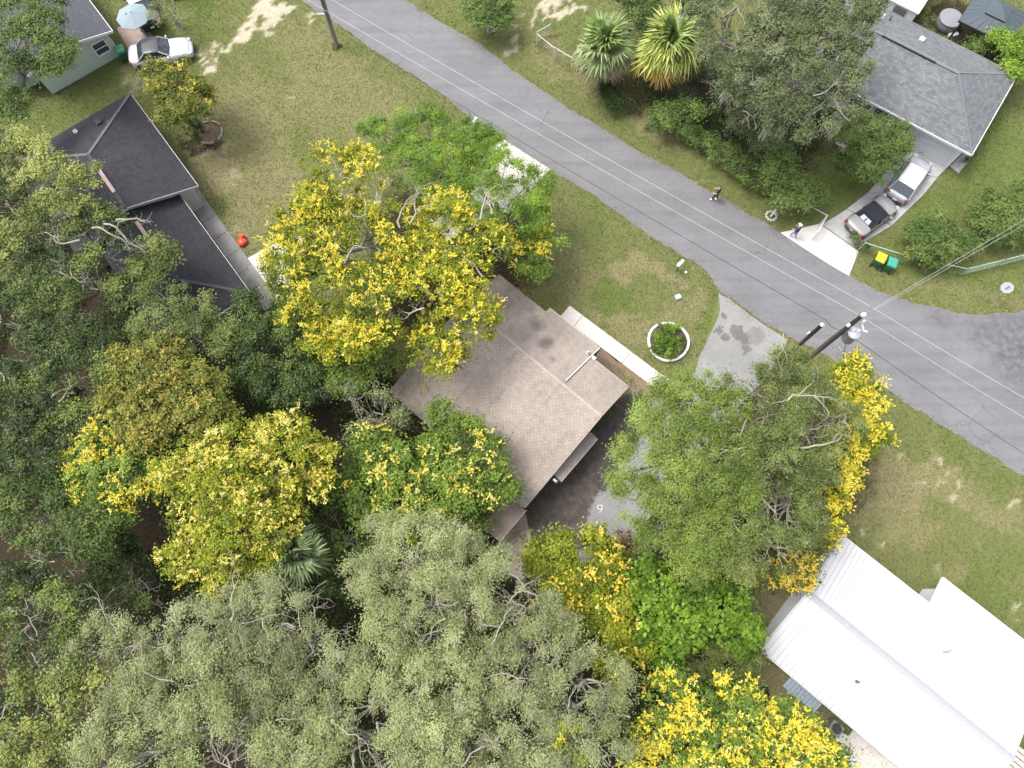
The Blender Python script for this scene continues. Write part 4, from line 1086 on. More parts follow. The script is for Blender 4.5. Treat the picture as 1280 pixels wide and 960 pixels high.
# red mulch bed next to the walk
bed = poly_sheet('flower_bed', jag([(752,436),(826,492),(806,500),(795,492),(742,449)], .03, 8), .02, .08, surface('mulch', (.15, .088, .06), (.23, .165, .11), speck=.4, bump=.6))
pat = poly_sheet('patio', jag([(655,640),(630,664),(614,700),(650,726),(690,712),(668,684)], .03, 9), .018, .08, surface('sandy_concrete', (.40, .335, .28), (.33, .255, .20), speck=.1))
kb = MB(G(645, 665))
kb.bar(G(645, 664, .06), G(672, 694, .06), .12, .16)
tag(kb.build('kerb', concrete_old), kind='structure')

# ---- dark roofed house on the left
c1 = G(162, 116, 2.7); c2 = G(247, 232, 2.7)
FD = Frame((c1.x, c1.y), math.degrees(math.atan2(c2.y - c1.y, c2.x - c1.x)))   # +u along the front eave, +v away from camera side -> towards lawn
rootD = thing('dark_roofed_house', 'long house with two-level charcoal shingle roof on the left', 'house', FD(8, -3))
oD = rootD.location
SH_D = shingle_mat('shingles_charcoal', (.048, .048, .056), (.038, .038, .045), (.022, .022, .026), row=.15, wid=.34, patch=.32, streaks=.3)
DCAP = plain('shingle_cap_grey', (.075, .074, .077), .9, var=.25)
r1 = FD.loc(112, 192, 4.5); r2 = FD.loc(155, 261, 4.5)
LU = 9.45
vR = (r1[1] + r2[1]) / 2; uh = r1[0]
Wd = 2 * vR
zE, zR = 2.7, 4.5
slope(rootD, oD, [FD(LU, 0, zE), FD(0, 0, zE), FD(uh, vR, zR), FD(LU, vR, zR)], SH_D)
slope(rootD, oD, [FD(0, 0, zE), FD(0, Wd, zE), FD(uh, vR, zR)], SH_D)
slope(rootD, oD, [FD(0, Wd, zE), FD(LU, Wd, zE), FD(LU, vR, zR), FD(uh, vR, zR)], SH_D)
def ridge(parent, off, pts, mat, w=.26, h=.035, name='ridge_cap'):
    for a, b in zip(pts[:-1], pts[1:]):
        MB(off).bar(Vector(a) + Vector((0, 0, .012)), Vector(b) + Vector((0, 0, .012)), w, h).build(name, mat, parent)
ridge(rootD, oD, [FD(0.05, 0.05, zE), FD(uh, vR, zR)], DCAP, .2)
ridge(rootD, oD, [FD(0.05, Wd - .05, zE), FD(uh, vR, zR)], DCAP, .2)
ridge(rootD, oD, [FD(uh, vR, zR), FD(LU, vR, zR)], plain('shingle_cap_dark', (.034, .034, .038), .9, var=.25), .24)
PINK = plain('faded_ridge_vent', (.26, .19, .17), .8, var=.2)
ra, rb = FD.loc(124, 211, 4.55)[0], FD.loc(143, 240, 4.55)[0]
MB(oD).bar(FD(ra, vR, zR + .05), FD(rb, vR, zR + .05), .24, .05).build('ridge_vent', PINK, rootD)
# lower section
zE2, zR2 = 2.4, 3.75
e0 = FD.loc(225, 244, zE2)[1]; ue = FD.loc(313, 367, zE2)[0]; e1 = FD.loc(313, 367, zE2)[1]
ve = (e0 + e1) / 2; wd2 = vR - ve
uh2 = FD.loc(224, 347, zR2)[0]
slope(rootD, oD, [FD(ue, ve, zE2), FD(LU - .6, ve, zE2), FD(LU - .6, vR, zR2), FD(uh2, vR, zR2)], SH_D)
slope(rootD, oD, [FD(ue, vR + vR - ve, zE2), FD(ue, ve, zE2), FD(uh2, vR, zR2)], SH_D)
slope(rootD, oD, [FD(LU - .6, 2 * vR - ve, zE2), FD(ue, 2 * vR - ve, zE2), FD(uh2, vR, zR2), FD(LU - .6, vR, zR2)], SH_D)
ridge(rootD, oD, [FD(ue - .05, ve - .03 if ve < vR else ve, zE2), FD(uh2, vR, zR2)], plain('shingle_cap_dark2', (.05, .05, .055), .9), .18)
ra, rb = FD.loc(157, 285, 3.8)[0], FD.loc(170, 305, 3.8)[0]
MB(oD).bar(FD(ra, vR, zR2 + .04), FD(rb, vR, zR2 + .04), .24, .05).build('ridge_vent', PINK, rootD)
sg = 1 if vR > 0 else -1
wD = plain('grey_siding', (.36, .34, .32), .8, var=.1)
wall_poly(rootD, oD, [FD(.4, .45 * sg), FD(LU - .4, .45 * sg), FD(LU - .4, Wd - .45 * sg), FD(.4, Wd - .45 * sg)], 2.5, wD)
wall_poly(rootD, oD, [FD(LU - .39, ve + .45 * sg), FD(ue - .45, ve + .45 * sg), FD(ue - .45, 2 * vR - ve - .45 * sg), FD(LU - .39, 2 * vR - ve - .45 * sg)], 2.2, wD)
g = MB(oD)
pl = [FD(LU - .35, .4 * sg, 2.55), FD(LU - .35, Wd - .4 * sg, 2.55), FD(LU - .35, vR, zR - .2)]
g.add(pl + [p - FD.u * .1 for p in pl], [(0, 1, 2), (5, 4, 3), (0, 3, 4, 1), (1, 4, 5, 2), (2, 5, 3, 0)])
g.build('gable', wD, rootD)
for a, b in ((FD(-.02, -.03 * sg, zE - .08), FD(LU, -.03 * sg, zE - .08)), (FD(LU - .6, ve - .03 * sg, zE2 - .08), FD(ue, ve - .03 * sg, zE2 - .08)), (FD(ue + .03, ve, zE2 - .08), FD(ue + .03, 2 * vR - ve, zE2 - .08)),
             (FD(LU + .02, 0, zE - .09), FD(LU + .02, vR, zR - .09)), (FD(LU + .02, Wd, zE - .09), FD(LU + .02, vR, zR - .09))):
    MB(oD).bar(a, b, .035, .15).build('fascia', plain('grey_fascia', (.33, .31, .29), .7), rootD)
for pxx, pyy, nm, mt, zz in ((94, 164, 'roof_vent', WHITE, 3.3), (229, 332, 'vent_pipe', WHITE, 3.2)):
    u_, v_ = FD.loc(pxx, pyy, zz)
    MB(oD).lathe(FD(u_, v_, zz - .15), [(.14, 0), (.14, .2), (.09, .2), (.09, .12)], 14).build(nm, mt, rootD, smooth=False)
u_, v_ = FD.loc(123, 152, 3.5)
for k in (0, 1):
    MB(oD).box(FD(u_ + .5 * k, v_ - .55 * k * sg, 3.5), (.5 - .2 * k, .35 - .1 * k, .2), FD.a).build('roof_box_vent', BLACK, rootD, bevel=.02)
window(rootD, oD, FD, 3, .45 * sg, 1.4, 1.4, 1.1, 'u', -sg); window(rootD, oD, FD, 6.5, .45 * sg, 1.4, 1.4, 1.1, 'u', -sg)
window(rootD, oD, FD, 15, ve + .45 * sg, 1.3, 1.4, 1.1, 'u', -sg); door(rootD, oD, FD, 11.5, ve + .45 * sg, 'u', -sg, WHITE)
# walk beside it
wkd = slab_walk('sidewalk', G(226, 241), G(331, 389), 1.15, [.13, .27, .41, .56, .7, .84], concrete_old)
sl = thing('driveway', None, None, G(330, 345)); sl['kind'] = 'structure'
for k, pl in enumerate(([(304, 326), (330, 312), (352, 340), (326, 358)], [(331, 311), (372, 290), (395, 320), (353, 339)], [(327, 359), (353, 341), (375, 372), (350, 384)])):
    MB(sl.location).prism([tuple(G(*p)[:2]) for p in pl], -.06, .045).build('slab', concrete_w, sl, bevel=.012)
# brown tub and white stub at the house end
MB(G(292, 392)).box(G(290, 392, .25), (.9, .5, .5), R(40)).build('planter_box', concrete_old, None, bevel=.03)
tag(bpy.data.objects['planter_box'], 'grey concrete box at the end of the dark roofed house', 'box')

# ---- green walled house top left
a0, a1 = G(66, 118), G(153, 68)
FG = Frame((a0.x, a0.y), math.degrees(math.atan2(a1.y - a0.y, a1.x - a0.x)))
LG = (a1 - a0).length
rootG = thing('green_walled_house', 'pale green walled house with grey shingle roof in the top left corner', 'house', FG(3, 4))
oG = rootG.location
SH_G = shingle_mat('shingles_slate', (.082, .085, .099), (.066, .068, .08), (.038, .039, .045), row=.15, patch=.2)
MINT = plain('mint_siding', (.30, .35, .295), .8, var=.05, scale=2)
wall_poly(rootG, oG, [FG(0, 0), FG(LG, 0), FG(LG, 9), FG(-.0, 9)], 2.5, MINT)
wall_poly(rootG, oG, [FG(-3.2, 1.6), FG(-.01, 1.6), FG(-.01, 9), FG(-3.2, 9)], 2.4, MINT)
# main slopes: ridge along v, gable towards the camera
zEg, zRg = 2.6, 3.6
um = LG * .30
g = MB(oG); pl = [FG(0.0, .002, 2.5), FG(LG, .002, 2.5), FG(um, .002, zRg - .05)]
g.add(pl + [p + FG.v * .1 for p in pl], [(0, 1, 2), (5, 4, 3), (0, 3, 4, 1), (1, 4, 5, 2), (2, 5, 3, 0)]); g.build('gable', MINT, rootG)
slope(rootG, oG, [FG(LG + .4, -.38, zEg - .12), FG(LG + .4, 9.4, zEg - .12), FG(um, 9.4, zRg), FG(um, -.38, zRg)], SH_G)
slope(rootG, oG, [FG(-3.6, 9.4, zEg - .35), FG(-3.6, 1.25, zEg - .35), FG(um, 1.25, zRg), FG(um, 9.4, zRg)], SH_G)
slope(rootG, oG, [FG(-.4, 1.248, zEg + .08), FG(-.4, -.38, zEg + .08), FG(um, -.38, zRg), FG(um, 1.248, zRg)], SH_G)
for a, b in ((FG(LG + .4, -.40, zEg - .2), FG(um, -.40, zRg - .08)), (FG(-.4, -.40, zEg), FG(um, -.40, zRg - .08)), (FG(LG + .42, -.4, zEg - .2), FG(LG + .42, 9.4, zEg - .2)), (FG(-3.6, 1.22, zEg - .43), FG(-.4, 1.22, zEg - .02))):
    MB(oG).bar(a, b, .04, .2).build('fascia', WHITE, rootG)
wu, wv = FG.loc(125, 58, 1.4)
window(rootG, oG, FG, wu, 0, 1.45, .95, 1.1, 'u', -1)
# patio, umbrella
poly_sheet('patio', [tuple(G(*p)[:2]) for p in [(146, 36), (172, 22), (192, 46), (163, 66)]], .05, .12, surface('patio_brown', (.30, .245, .21), (.20, .145, .12), speck=.15))
poly_sheet('garden_path', [tuple(G(*p)[:2]) for p in [(168, 20), (188, 8), (196, 14), (176, 27)]], .046, .12, concrete)
um_ = G(168, 24); c = G(166, 20, 2.1); um_ = Vector((c.x, c.y, 0))
rU = thing('patio_umbrella', 'pale blue octagonal patio umbrella beside the green walled house', 'umbrella', um_)
cv = MB(um_); n8 = 8; ap = Vector((c.x, c.y, 2.5)); rim = [Vector((c.x + 1.25 * math.cos(i * math.pi / 4 + .3), c.y + 1.25 * math.sin(i * math.pi / 4 + .3), 2.08)) for i in range(8)]
cv.add([ap] + rim + [p - Vector((0, 0, .04)) for p in [ap] + rim], [(0, 1 + i, 1 + (i + 1) % 8) for i in range(8)] + [(9, 10 + (i + 1) % 8, 10 + i) for i in range(8)] + [(1 + i, 10 + i, 10 + (i + 1) % 8, 1 + (i + 1) % 8) for i in range(8)])
cv.build('canopy', plain('pale_blue_canvas', (.15, .19, .21), .8, var=.08), rU)
MB(um_).tube([um_, ap + Vector((0, 0, .12))], .03, 8).build('pole', STEEL, rU)
MB(um_).lathe(um_, [(.3, 0), (.3, .08), (.05, .12)], 14).build('base', DGREY, rU)
MB(um_).box(ap + Vector((-.35, -.05, -.10)), (.14, .14, .05)).build('vent_flap', DGREY, rU)
# ---- grey shingled house, top right
g1, g2 = G(1086, 131, 2.7), G(1215, 193, 2.7)
FH = Frame((g2.x, g2.y), math.degrees(math.atan2(g2.y - g1.y, g2.x - g1.x)) - 2.5)
rootH = thing('grey_shingled_house', 'grey shingled hip-roofed house at the top right', 'house', FH(-6, 4))
oH = rootH.location
SH_H = shingle_mat('shingles_grey', (.170, .178, .187), (.112, .118, .125), (.082, .086, .091), row=.15, wid=.30, patch=.22)
GCAP = plain('shingle_cap_mid', (.10, .107, .116), .9, var=.2)
zE, zR = 2.7, 4.4
ra = FH.loc(1102, 41, zR); rb = FH.loc(1197, 92, zR)
vh = (ra[1] + rb[1]) / 2; uhh = rb[0]; WH = FH.loc(1281, 97, zE)[1]; ulf = -13.2
slope(rootH, oH, [FH(ulf, 0, zE), FH(0, 0, zE), FH(uhh, vh, zR), FH(ulf + 3.0, vh, zR)], SH_H)
slope(rootH, oH, [FH(0, 0, zE), FH(0, WH, zE), FH(uhh, vh, zR)], SH_H)
slope(rootH, oH, [FH(0, WH, zE), FH(ulf, WH, zE), FH(ulf + 3.0, vh, zR), FH(uhh, vh, zR)], SH_H)
slope(rootH, oH, [FH(ulf, WH, zE), FH(ulf, 0, zE), FH(ulf + 3.0, vh, zR)], SH_H)
ridge(rootH, oH, [FH(-.05, .05, zE), FH(uhh, vh, zR)], GCAP, .12); ridge(rootH, oH, [FH(-.05, WH - .05, zE), FH(uhh, vh, zR)], GCAP, .12)
ridge(rootH, oH, [FH(uhh, vh, zR), FH(ulf + 3, vh, zR)], GCAP, .26)
va, vb_ = FH.loc(1104, 42, zR)[0], FH.loc(1169, 79, zR)[0]
MB(oH).bar(FH(va, vh - .12, zR + .02), FH(vb_, vh - .12, zR + .02), .10, .09).build('ridge_vent', BLACK, rootH)
MB(oH).bar(FH(va, vh + .02, zR + .045), FH(vb_, vh + .02, zR + .045), .22, .05).build('ridge_vent_cap', GCAP, rootH)
def onroofH(px, py):
    z = 3.5
    for _ in range(6):
        u_, v_ = FH.loc(px, py, z); z = zE + (zR - zE) * min(v_ / vh, (WH - v_) / (WH - vh))
    return FH(u_, v_, z)
MB(oH).box(onroofH(1151, 51) + Vector((0, 0, .1)), (.36, .36, .3), FH.a).build('roof_vent', plain('cream_metal', (.45, .43, .38), .5), rootH, bevel=.04)
for p in ((1104, 22), (1112, 25)):
    MB(oH).lathe(onroofH(*p), [(.1, 0), (.06, .05), (.06, .3), (.02, .3)], 10).build('vent_pipe', WHITE if p[0] < 1110 else BLACK, rootH)
wH = plain('pale_grey_stucco', (.47, .48, .49), .85, var=.05)
wall_poly(rootH, oH, [FH(-.45, .5), FH(-.45, WH - .5), FH(ulf + .5, WH - .5), FH(ulf + .5, .5)], 2.52, wH)
for a, b in ((FH(0, -.03, zE - .09), FH(ulf, -.03, zE - .09)), (FH(.03, 0, zE - .09), FH(.03, WH, zE - .09))):
    MB(oH).bar(a, b, .05, .17).build('fascia', WHITE, rootH)
gd = thing('x', None, None, (0, 0, 0)); bpy.data.objects.remove(gd)
gdo = MB(oH)
for k in range(4):
    gdo.box(FH(-3.1, .46, .3 + k * .56), (4.6, .08, .54), FH.a)
gdo.build('garage_door', plain('garage_white', (.40, .41, .425), .6, var=.04), rootH)
window(rootH, oH, FH, -8.2, .5, 1.4, 1.5, 1.1, 'u', -1); door(rootH, oH, FH, -6.6, .5, 'u', -1, DGREY)
window(rootH, oH, FH, -.45, 4, 1.4, 1.3, 1.1, 'v', 1)
# small entrance pad and porch step
poly_sheet('porch_slab', [tuple(FH(u, v)[:2]) for u, v in ((-9.4, .3), (-9.4, -1.5), (-8.2, -1.5), (-8.2, -2.2), (-7.0, -2.2), (-7.0, .3))], .08, .1, concrete)
# driveway of slabs
dv = thing('driveway', None, None, G(1070, 290)); dv['kind'] = 'structure'
drive_c = surface('concrete_drive', (.33, .33, .332), (.27, .268, .265), (.20, .195, .19), [(x - dv.location.x, y - dv.location.y, r, s) for x, y, r, s in px_spots([(1100, 275, 22, .5), (1060, 275, 20, .4), (1125, 240, 20, .4), (1030, 300, 14, .3)])], speck=.1, bump=.12)
apron_c = surface('concrete_apron', (.43, .405, .385), (.38, .35, .33), speck=.1, bump=.12)
Lp = [(1027, 281), (1057, 262), (1084, 241), (1110, 212), (1128, 184)]; Rp = [(1068, 310), (1115, 282), (1155, 243), (1172, 222), (1186, 207)]
for k in range(4):
    pl = [Lp[k], Lp[k + 1], Rp[k + 1], Rp[k]]
    W_ = [G(*p) for p in pl]; cc = sum(W_, Vector()) / 4
    pp = [w + (cc - w).normalized() * .025 for w in W_]
    MB(dv.location).prism([(p.x, p.y) for p in pp], -.06, .045 + .004 * (k % 2)).build('slab', drive_c, dv, bevel=.012)
pp = [G(*p) for p in [(975, 291), (1024, 280), (1070, 312), (1073, 315), (1061, 345), (1040, 333), (1010, 314)]]
MB(dv.location).prism([(p.x, p.y) for p in pp], -.06, .04).build('apron', apron_c, dv, bevel=.012)
pp = [G(*p) for p in [(1187, 208), (1206, 190), (1215, 196), (1198, 217)]]
MB(dv.location).prism([(p.x, p.y) for p in pp], -.06, .05).build('slab', drive_c, dv, bevel=.012)

# ---- white metal roofed house lower right
zE, zR = 2.75, 3.75
w1_, w2_ = G(1010, 741, zR), G(1265, 948, zR)
FW = Frame((w1_.x, w1_.y), math.degrees(math.atan2(w2_.y - w1_.y, w2_.x - w1_.x)))
rootW = thing('metal_roofed_house', 'house with bright white ribbed metal roof at the lower right', 'house', FW(6, 0))
oW = rootW.location
WM = plain('white_metal_roof', (.325, .325, .33), .45, spec=.3, var=.02, scale=1.0)
vF = FW.loc(1054, 670, zE)[1]; vB = FW.loc(950, 812, zE)[1]
uN = FW.loc(1162, 756, zE)[0]; vN = FW.loc(1182, 721, zE - .1)[1]; LW = (w2_ - w1_).length + .1
def metal_panel(u0, wid, v_e, z_e, v_r, z_r):
    pr = []; nr = 3; st = wid / nr
    for k in range(nr):
        a = k * st
        pr += [(a, 0), (a + .02, .038), (a + .06, .038), (a + .08, 0), (a + st * .62, 0)]
    pr.append((wid, 0))
    vs, fs = [], []
    for a, h in pr: vs.append(FW(u0 + a, v_e, z_e + h)); vs.append(FW(u0 + a, v_r, z_r + h))
    for i in range(len(pr) - 1): fs.append((2 * i, 2 * i + 2, 2 * i + 3, 2 * i + 1) if v_r > v_e else (2 * i + 1, 2 * i + 3, 2 * i + 2, 2 * i))
    b0 = len(vs); vs += [FW(u0, v_e, z_e - .04), FW(u0 + wid, v_e, z_e - .04), FW(u0 + wid, v_r, z_r - .04), FW(u0, v_r, z_r - .04)]
    fs.append((b0, b0 + 3, b0 + 2, b0 + 1)); fs.append((0, b0, b0 + 1, len(pr) * 2 - 2))
    MB(oW).add(vs, fs).build('roof_panel', WM, rootW)
zN = zE - (zR - zE) * (vN - vF) / vF
for u_a, u_b, vf, zf_ in ((0.0, uN, vF, zE), (uN, LW, vN, zN)):
    n_ = round((u_b - u_a) / .91)
    for k in range(n_):
        wd_ = (u_b - u_a) / n_; u0 = u_a + k * wd_
        metal_panel(u0, wd_ - .004, vf, zf_, 0, zR)
n_ = round(LW / .91)
for k in range(n_): metal_panel(k * LW / n_, LW / n_ - .004, vB, zE, 0, zR)
MB(oW).bar(FW(uN - .03, vF + .05, zE - .07), FW(uN - .03, vN, zN - .07), .03, .16).build('fascia', WHITE, rootW)
mb = MB(oW)
mb.slab([FW(-.03, -.2, zR - .0), FW(LW, -.2, zR - .0), FW(LW, 0, zR + .065), FW(-.03, 0, zR + .065)], .02)
mb.slab([FW(-.03, 0, zR + .065), FW(LW, 0, zR + .065), FW(LW, .2, zR - .0), FW(-.03, .2, zR - .0)], .02)
mb.build('ridge_cap', plain('ridge_flashing', (.215, .22, .23), .4), rootW)
for a, b in ((FW(-.04, vF, zE - .06), FW(-.04, 0, zR - .06)), (FW(-.04, vB, zE - .06), FW(-.04, 0, zR - .06)), (FW(0, vF + .03, zE - .08), FW(uN, vF + .03, zE - .08)), (FW(0, vB - .03, zE - .08), FW(LW, vB - .03, zE - .08)),
             (FW(uN, vN + .03, zN - .08), FW(LW, vN + .03, zN - .08))):
    MB(oW).bar(a, b, .03, .16).build('fascia', WHITE, rootW)
wW = plain('grey_block_wall', (.42, .43, .43), .9, var=.1)
wall_poly(rootW, oW, [FW(.35, vB + .4), FW(LW - .1, vB + .4), FW(LW - .1, vN - .5), FW(uN + .35, vN - .5), FW(uN + .35, vF - .4), FW(.35, vF - .4)], 2.35, wW)
g = MB(oW); pl = [FW(.37, vB + .4, 2.36), FW(.37, vF - .4, 2.36), FW(.37, 0, zR - .1)]
g.add(pl + [p + FW.u * .1 for p in pl], [(2, 1, 0), (3, 4, 5), (1, 4, 3, 0), (2, 5, 4, 1), (0, 3, 5, 2)]); g.build('gable', wW, rootW)
window(rootW, oW, FW, .35, 2.2, 1.4, 1.0, .9, 'v', -1); window(rootW, oW, FW, 9, vB + .4, 1.4, 1.2, 1, 'u', -1); door(rootW, oW, FW, 6.4, vB + .4, 'u', -1, WHITE)
def onroofW(px, py, z=3.3):
    for _ in range(5):
        u_, v_ = FW.loc(px, py, z); z = zR - (zR - zE) * abs(v_) / (vF if v_ > 0 else -vB)
    return FW(u_, v_, z)
MB(oW).lathe(onroofW(1071, 852), [(.11, 0), (.05, .06), (.05, .32), (.02, .32)], 10).build('vent_pipe', DGREY, rootW)
MB(oW).lathe(onroofW(1024, 728), [(.1, 0), (.05, .05), (.05, .3), (.02, .3)], 10).build('vent_pipe', BLACK, rootW)
tw = onroofW(1182, 815)
tag(MB(tw).tube([tw + Vector((-.15, 0, .05)), tw + Vector((.15, .02, .06)), tw + Vector((.3, .12, .06)), tw + Vector((.42, .25, .05))], [.04, .035, .012, .008], 5).build('fallen_twig', B_GREY), 'small grey twig lying on the white metal roof', 'twig')
# window awning of ribbed metal, pad, and clutter under the lower eave
a0u, a1u = FW.loc(985, 850, 2.0)[0], FW.loc(1022, 888, 2.0)[0]
AWN = plain('blue_grey_awning', (.15, .175, .21), .5, var=.1)
aw = MB(oW)
for k in range(10):
    ua = a0u + (a1u - a0u) * k / 10; w_ = (a1u - a0u) / 10 * .9
    aw.slab([FW(ua, vB - .62, 1.85), FW(ua + w_, vB - .62, 1.85), FW(ua + w_, vB + .38, 2.2), FW(ua, vB + .38, 2.2)], .02 + .015 * (k % 2))
aw.build('window_awning', AWN, rootW)
poly_sheet('concrete_pad', [tuple(G(*p)[:2]) for p in [(1045, 938), (1072, 905), (1140, 965), (1180, 1010), (1090, 1010)]], .06, .12, concrete_w)
# deck at the far end
dk = thing('wooden_deck', 'weathered grey board deck at the right end of the white roof', 'deck', FW(LW + 2, -2))
DKM = plain('weathered_boards', (.33, .28, .25), .9, var=.25, scale=4)
for k in range(24):
    v_ = -5.5 + k * .30
    MB(dk.location).box(FW(LW + 1.9, v_, 1.02), (3.2, .25, .05), FW.a).build('deck_board', DKM, dk)
for uu in (.5, 3.2):
    for vv in (-5.2, -2, 1.2): MB(dk.location).box(FW(LW + uu, vv, .48), (.1, .1, .98), FW.a).build('post', DKM, dk)

# ---- gazebo, hot tub, white shed
gc = G(1244, 40, 0); Fz = Frame((gc.x, gc.y), FH.a * 180 / math.pi)
gz = thing('metal_gazebo', 'dark metal gazebo with raised roof vent at the top right', 'gazebo', gc)
GZ = plain('dark_teal_metal', (.035, .047, .055), .45, var=.12)
gt = G(1250, 12, 2.9); Fz = Frame((gt.x, gt.y), math.degrees(FH.a))
hw, hd, ze, zt = 2.0, 1.75, 2.2, 2.85
tr = .55
E4 = [Fz(-hw, -hd, ze), Fz(hw, -hd, ze), Fz(hw, hd, ze), Fz(-hw, hd, ze)]; T4 = [Fz(-tr, -tr, zt), Fz(tr, -tr, zt), Fz(tr, tr, zt), Fz(-tr, tr, zt)]
for i in range(4):
    j = (i + 1) % 4
    for k in range(6):
        a, b = k / 6 + .004, (k + 1) / 6 - .004
        MB(gc).slab([E4[i].lerp(E4[j], a), E4[i].lerp(E4[j], b), T4[i].lerp(T4[j], b), T4[i].lerp(T4[j], a)], .03 + .012 * (k % 2)).build('roof_panel', GZ, gz)
E5 = [Fz(sx * .8, sy * .8, zt + .02) for sx, sy in ((-1, -1), (1, -1), (1, 1), (-1, 1))]; top = Fz(0, 0, zt + .35)
for i in range(4): MB(gc).slab([E5[i], E5[(i + 1) % 4], top], .03).build('top_vent', GZ, gz)
for sx in (-1, 1):
    for sy in (-1, 1): MB(gc).box(Fz(sx * (hw - .25), sy * (hd - .25), 1.1), (.14, .14, 2.2), Fz.a).build('post', BLACK, gz)
for pl in ((0, 1), (1, 2), (2, 3), (3, 0)): MB(gc).bar(E4[pl[0]] - Vector((0, 0, .1)), E4[pl[1]] - Vector((0, 0, .1)), .06, .12).build('beam', BLACK, gz)
hb = G(1182, 32); ht = thing('hot_tub', 'round grey hot tub with pale cover behind the grey shingled house', 'hot tub', hb)
MB(hb).lathe(hb, [(.80, 0), (.86, .1), (.86, .66), (.80, .72)], 28).build('shell', plain('tub_grey', (.12, .125, .145), .6, var=.1), ht, smooth=True)
MB(hb).lathe(hb, [(.9, .722), (.9, .80), (.84, .84), (.60, .83), (.58, .815), (.01, .83)], 28).build('cover', plain('tub_cover', (.155, .155, .175), .6, var=.06), ht)
MB(hb).box(hb + Vector((.35, -.98, .12)), (.7, .3, .24), R(15)).build('step', plain('tub_step', (.4, .41, .43), .6), ht)
sb = G(1128, 5, 0); Fs = Frame((G(1136, -4, 2.4).x, G(1136, -4, 2.4).y), math.degrees(FH.a))
sh = thing('white_shed', 'white flat-roofed shed behind the grey shingled house', 'shed', Fs(0, 1.5))
MB(sh.location).slab([Fs(-1.2, -.9, 2.3), Fs(1.3, -.9, 2.3), Fs(1.3, 4, 2.5), Fs(-1.2, 4, 2.5)], .1).build('roof', plain('shed_white', (.45, .45, .45), .5, var=.02), sh)
wall_poly(sh, sh.location, [Fs(-1.1, -.8), Fs(1.2, -.8), Fs(1.2, 3.9), Fs(-1.1, 3.9)], 2.15, WHITE)
door(sh, sh.location, Fs, 0, -.8, 'u', -1, DGREY)

# ------------------------------------------------------------------ vehicles
TYRE = plain('tyre_rubber', (.02, .02, .02), .9)
RIM = plain('alloy_rim', (.45, .46, .48), .35, metal=.8)
CGLASS = plain('car_glass', (.02, .024, .03), .05, spec=.8, var=.05)
RED = plain('tail_light_red', (.20, .010, .010), .25, var=.1)
LAMP = plain('head_light', (.34, .35, .36), .12, spec=.8)
def paint(name, col, metal=0.0):
    m = plain(name, col, .28, metal, .5, var=.03)
    b = m.node_tree.nodes['Principled BSDF']; b.inputs['Coat Weight'].default_value = .6; b.inputs['Coat Roughness'].default_value = .08
    return m

def loft(name, rows, mat, parent, sub=1, close_ends=True):
    vs, fs = [], []; m = len(rows[0])
    for r in rows: vs += r
    for i in range(len(rows) - 1):
        for k in range(m - 1):
            fs.append((i * m + k, i * m + k + 1, (i + 1) * m + k + 1, (i + 1) * m + k))
    if close_ends:
        fs.append(tuple(range(m))); fs.append(tuple(reversed(range((len(rows) - 1) * m, len(rows) * m))))
    mb = MB(); mb.add(vs, fs)
    o = mb.build(name, mat, parent, smooth=True, sub=sub)
    bm = bmesh.new(); bm.from_mesh(o.data); bmesh.ops.recalc_face_normals(bm, faces=bm.faces); bm.to_mesh(o.data); bm.free()
    o.data.polygons.foreach_set('use_smooth', [True] * len(o.data.polygons))
    return o

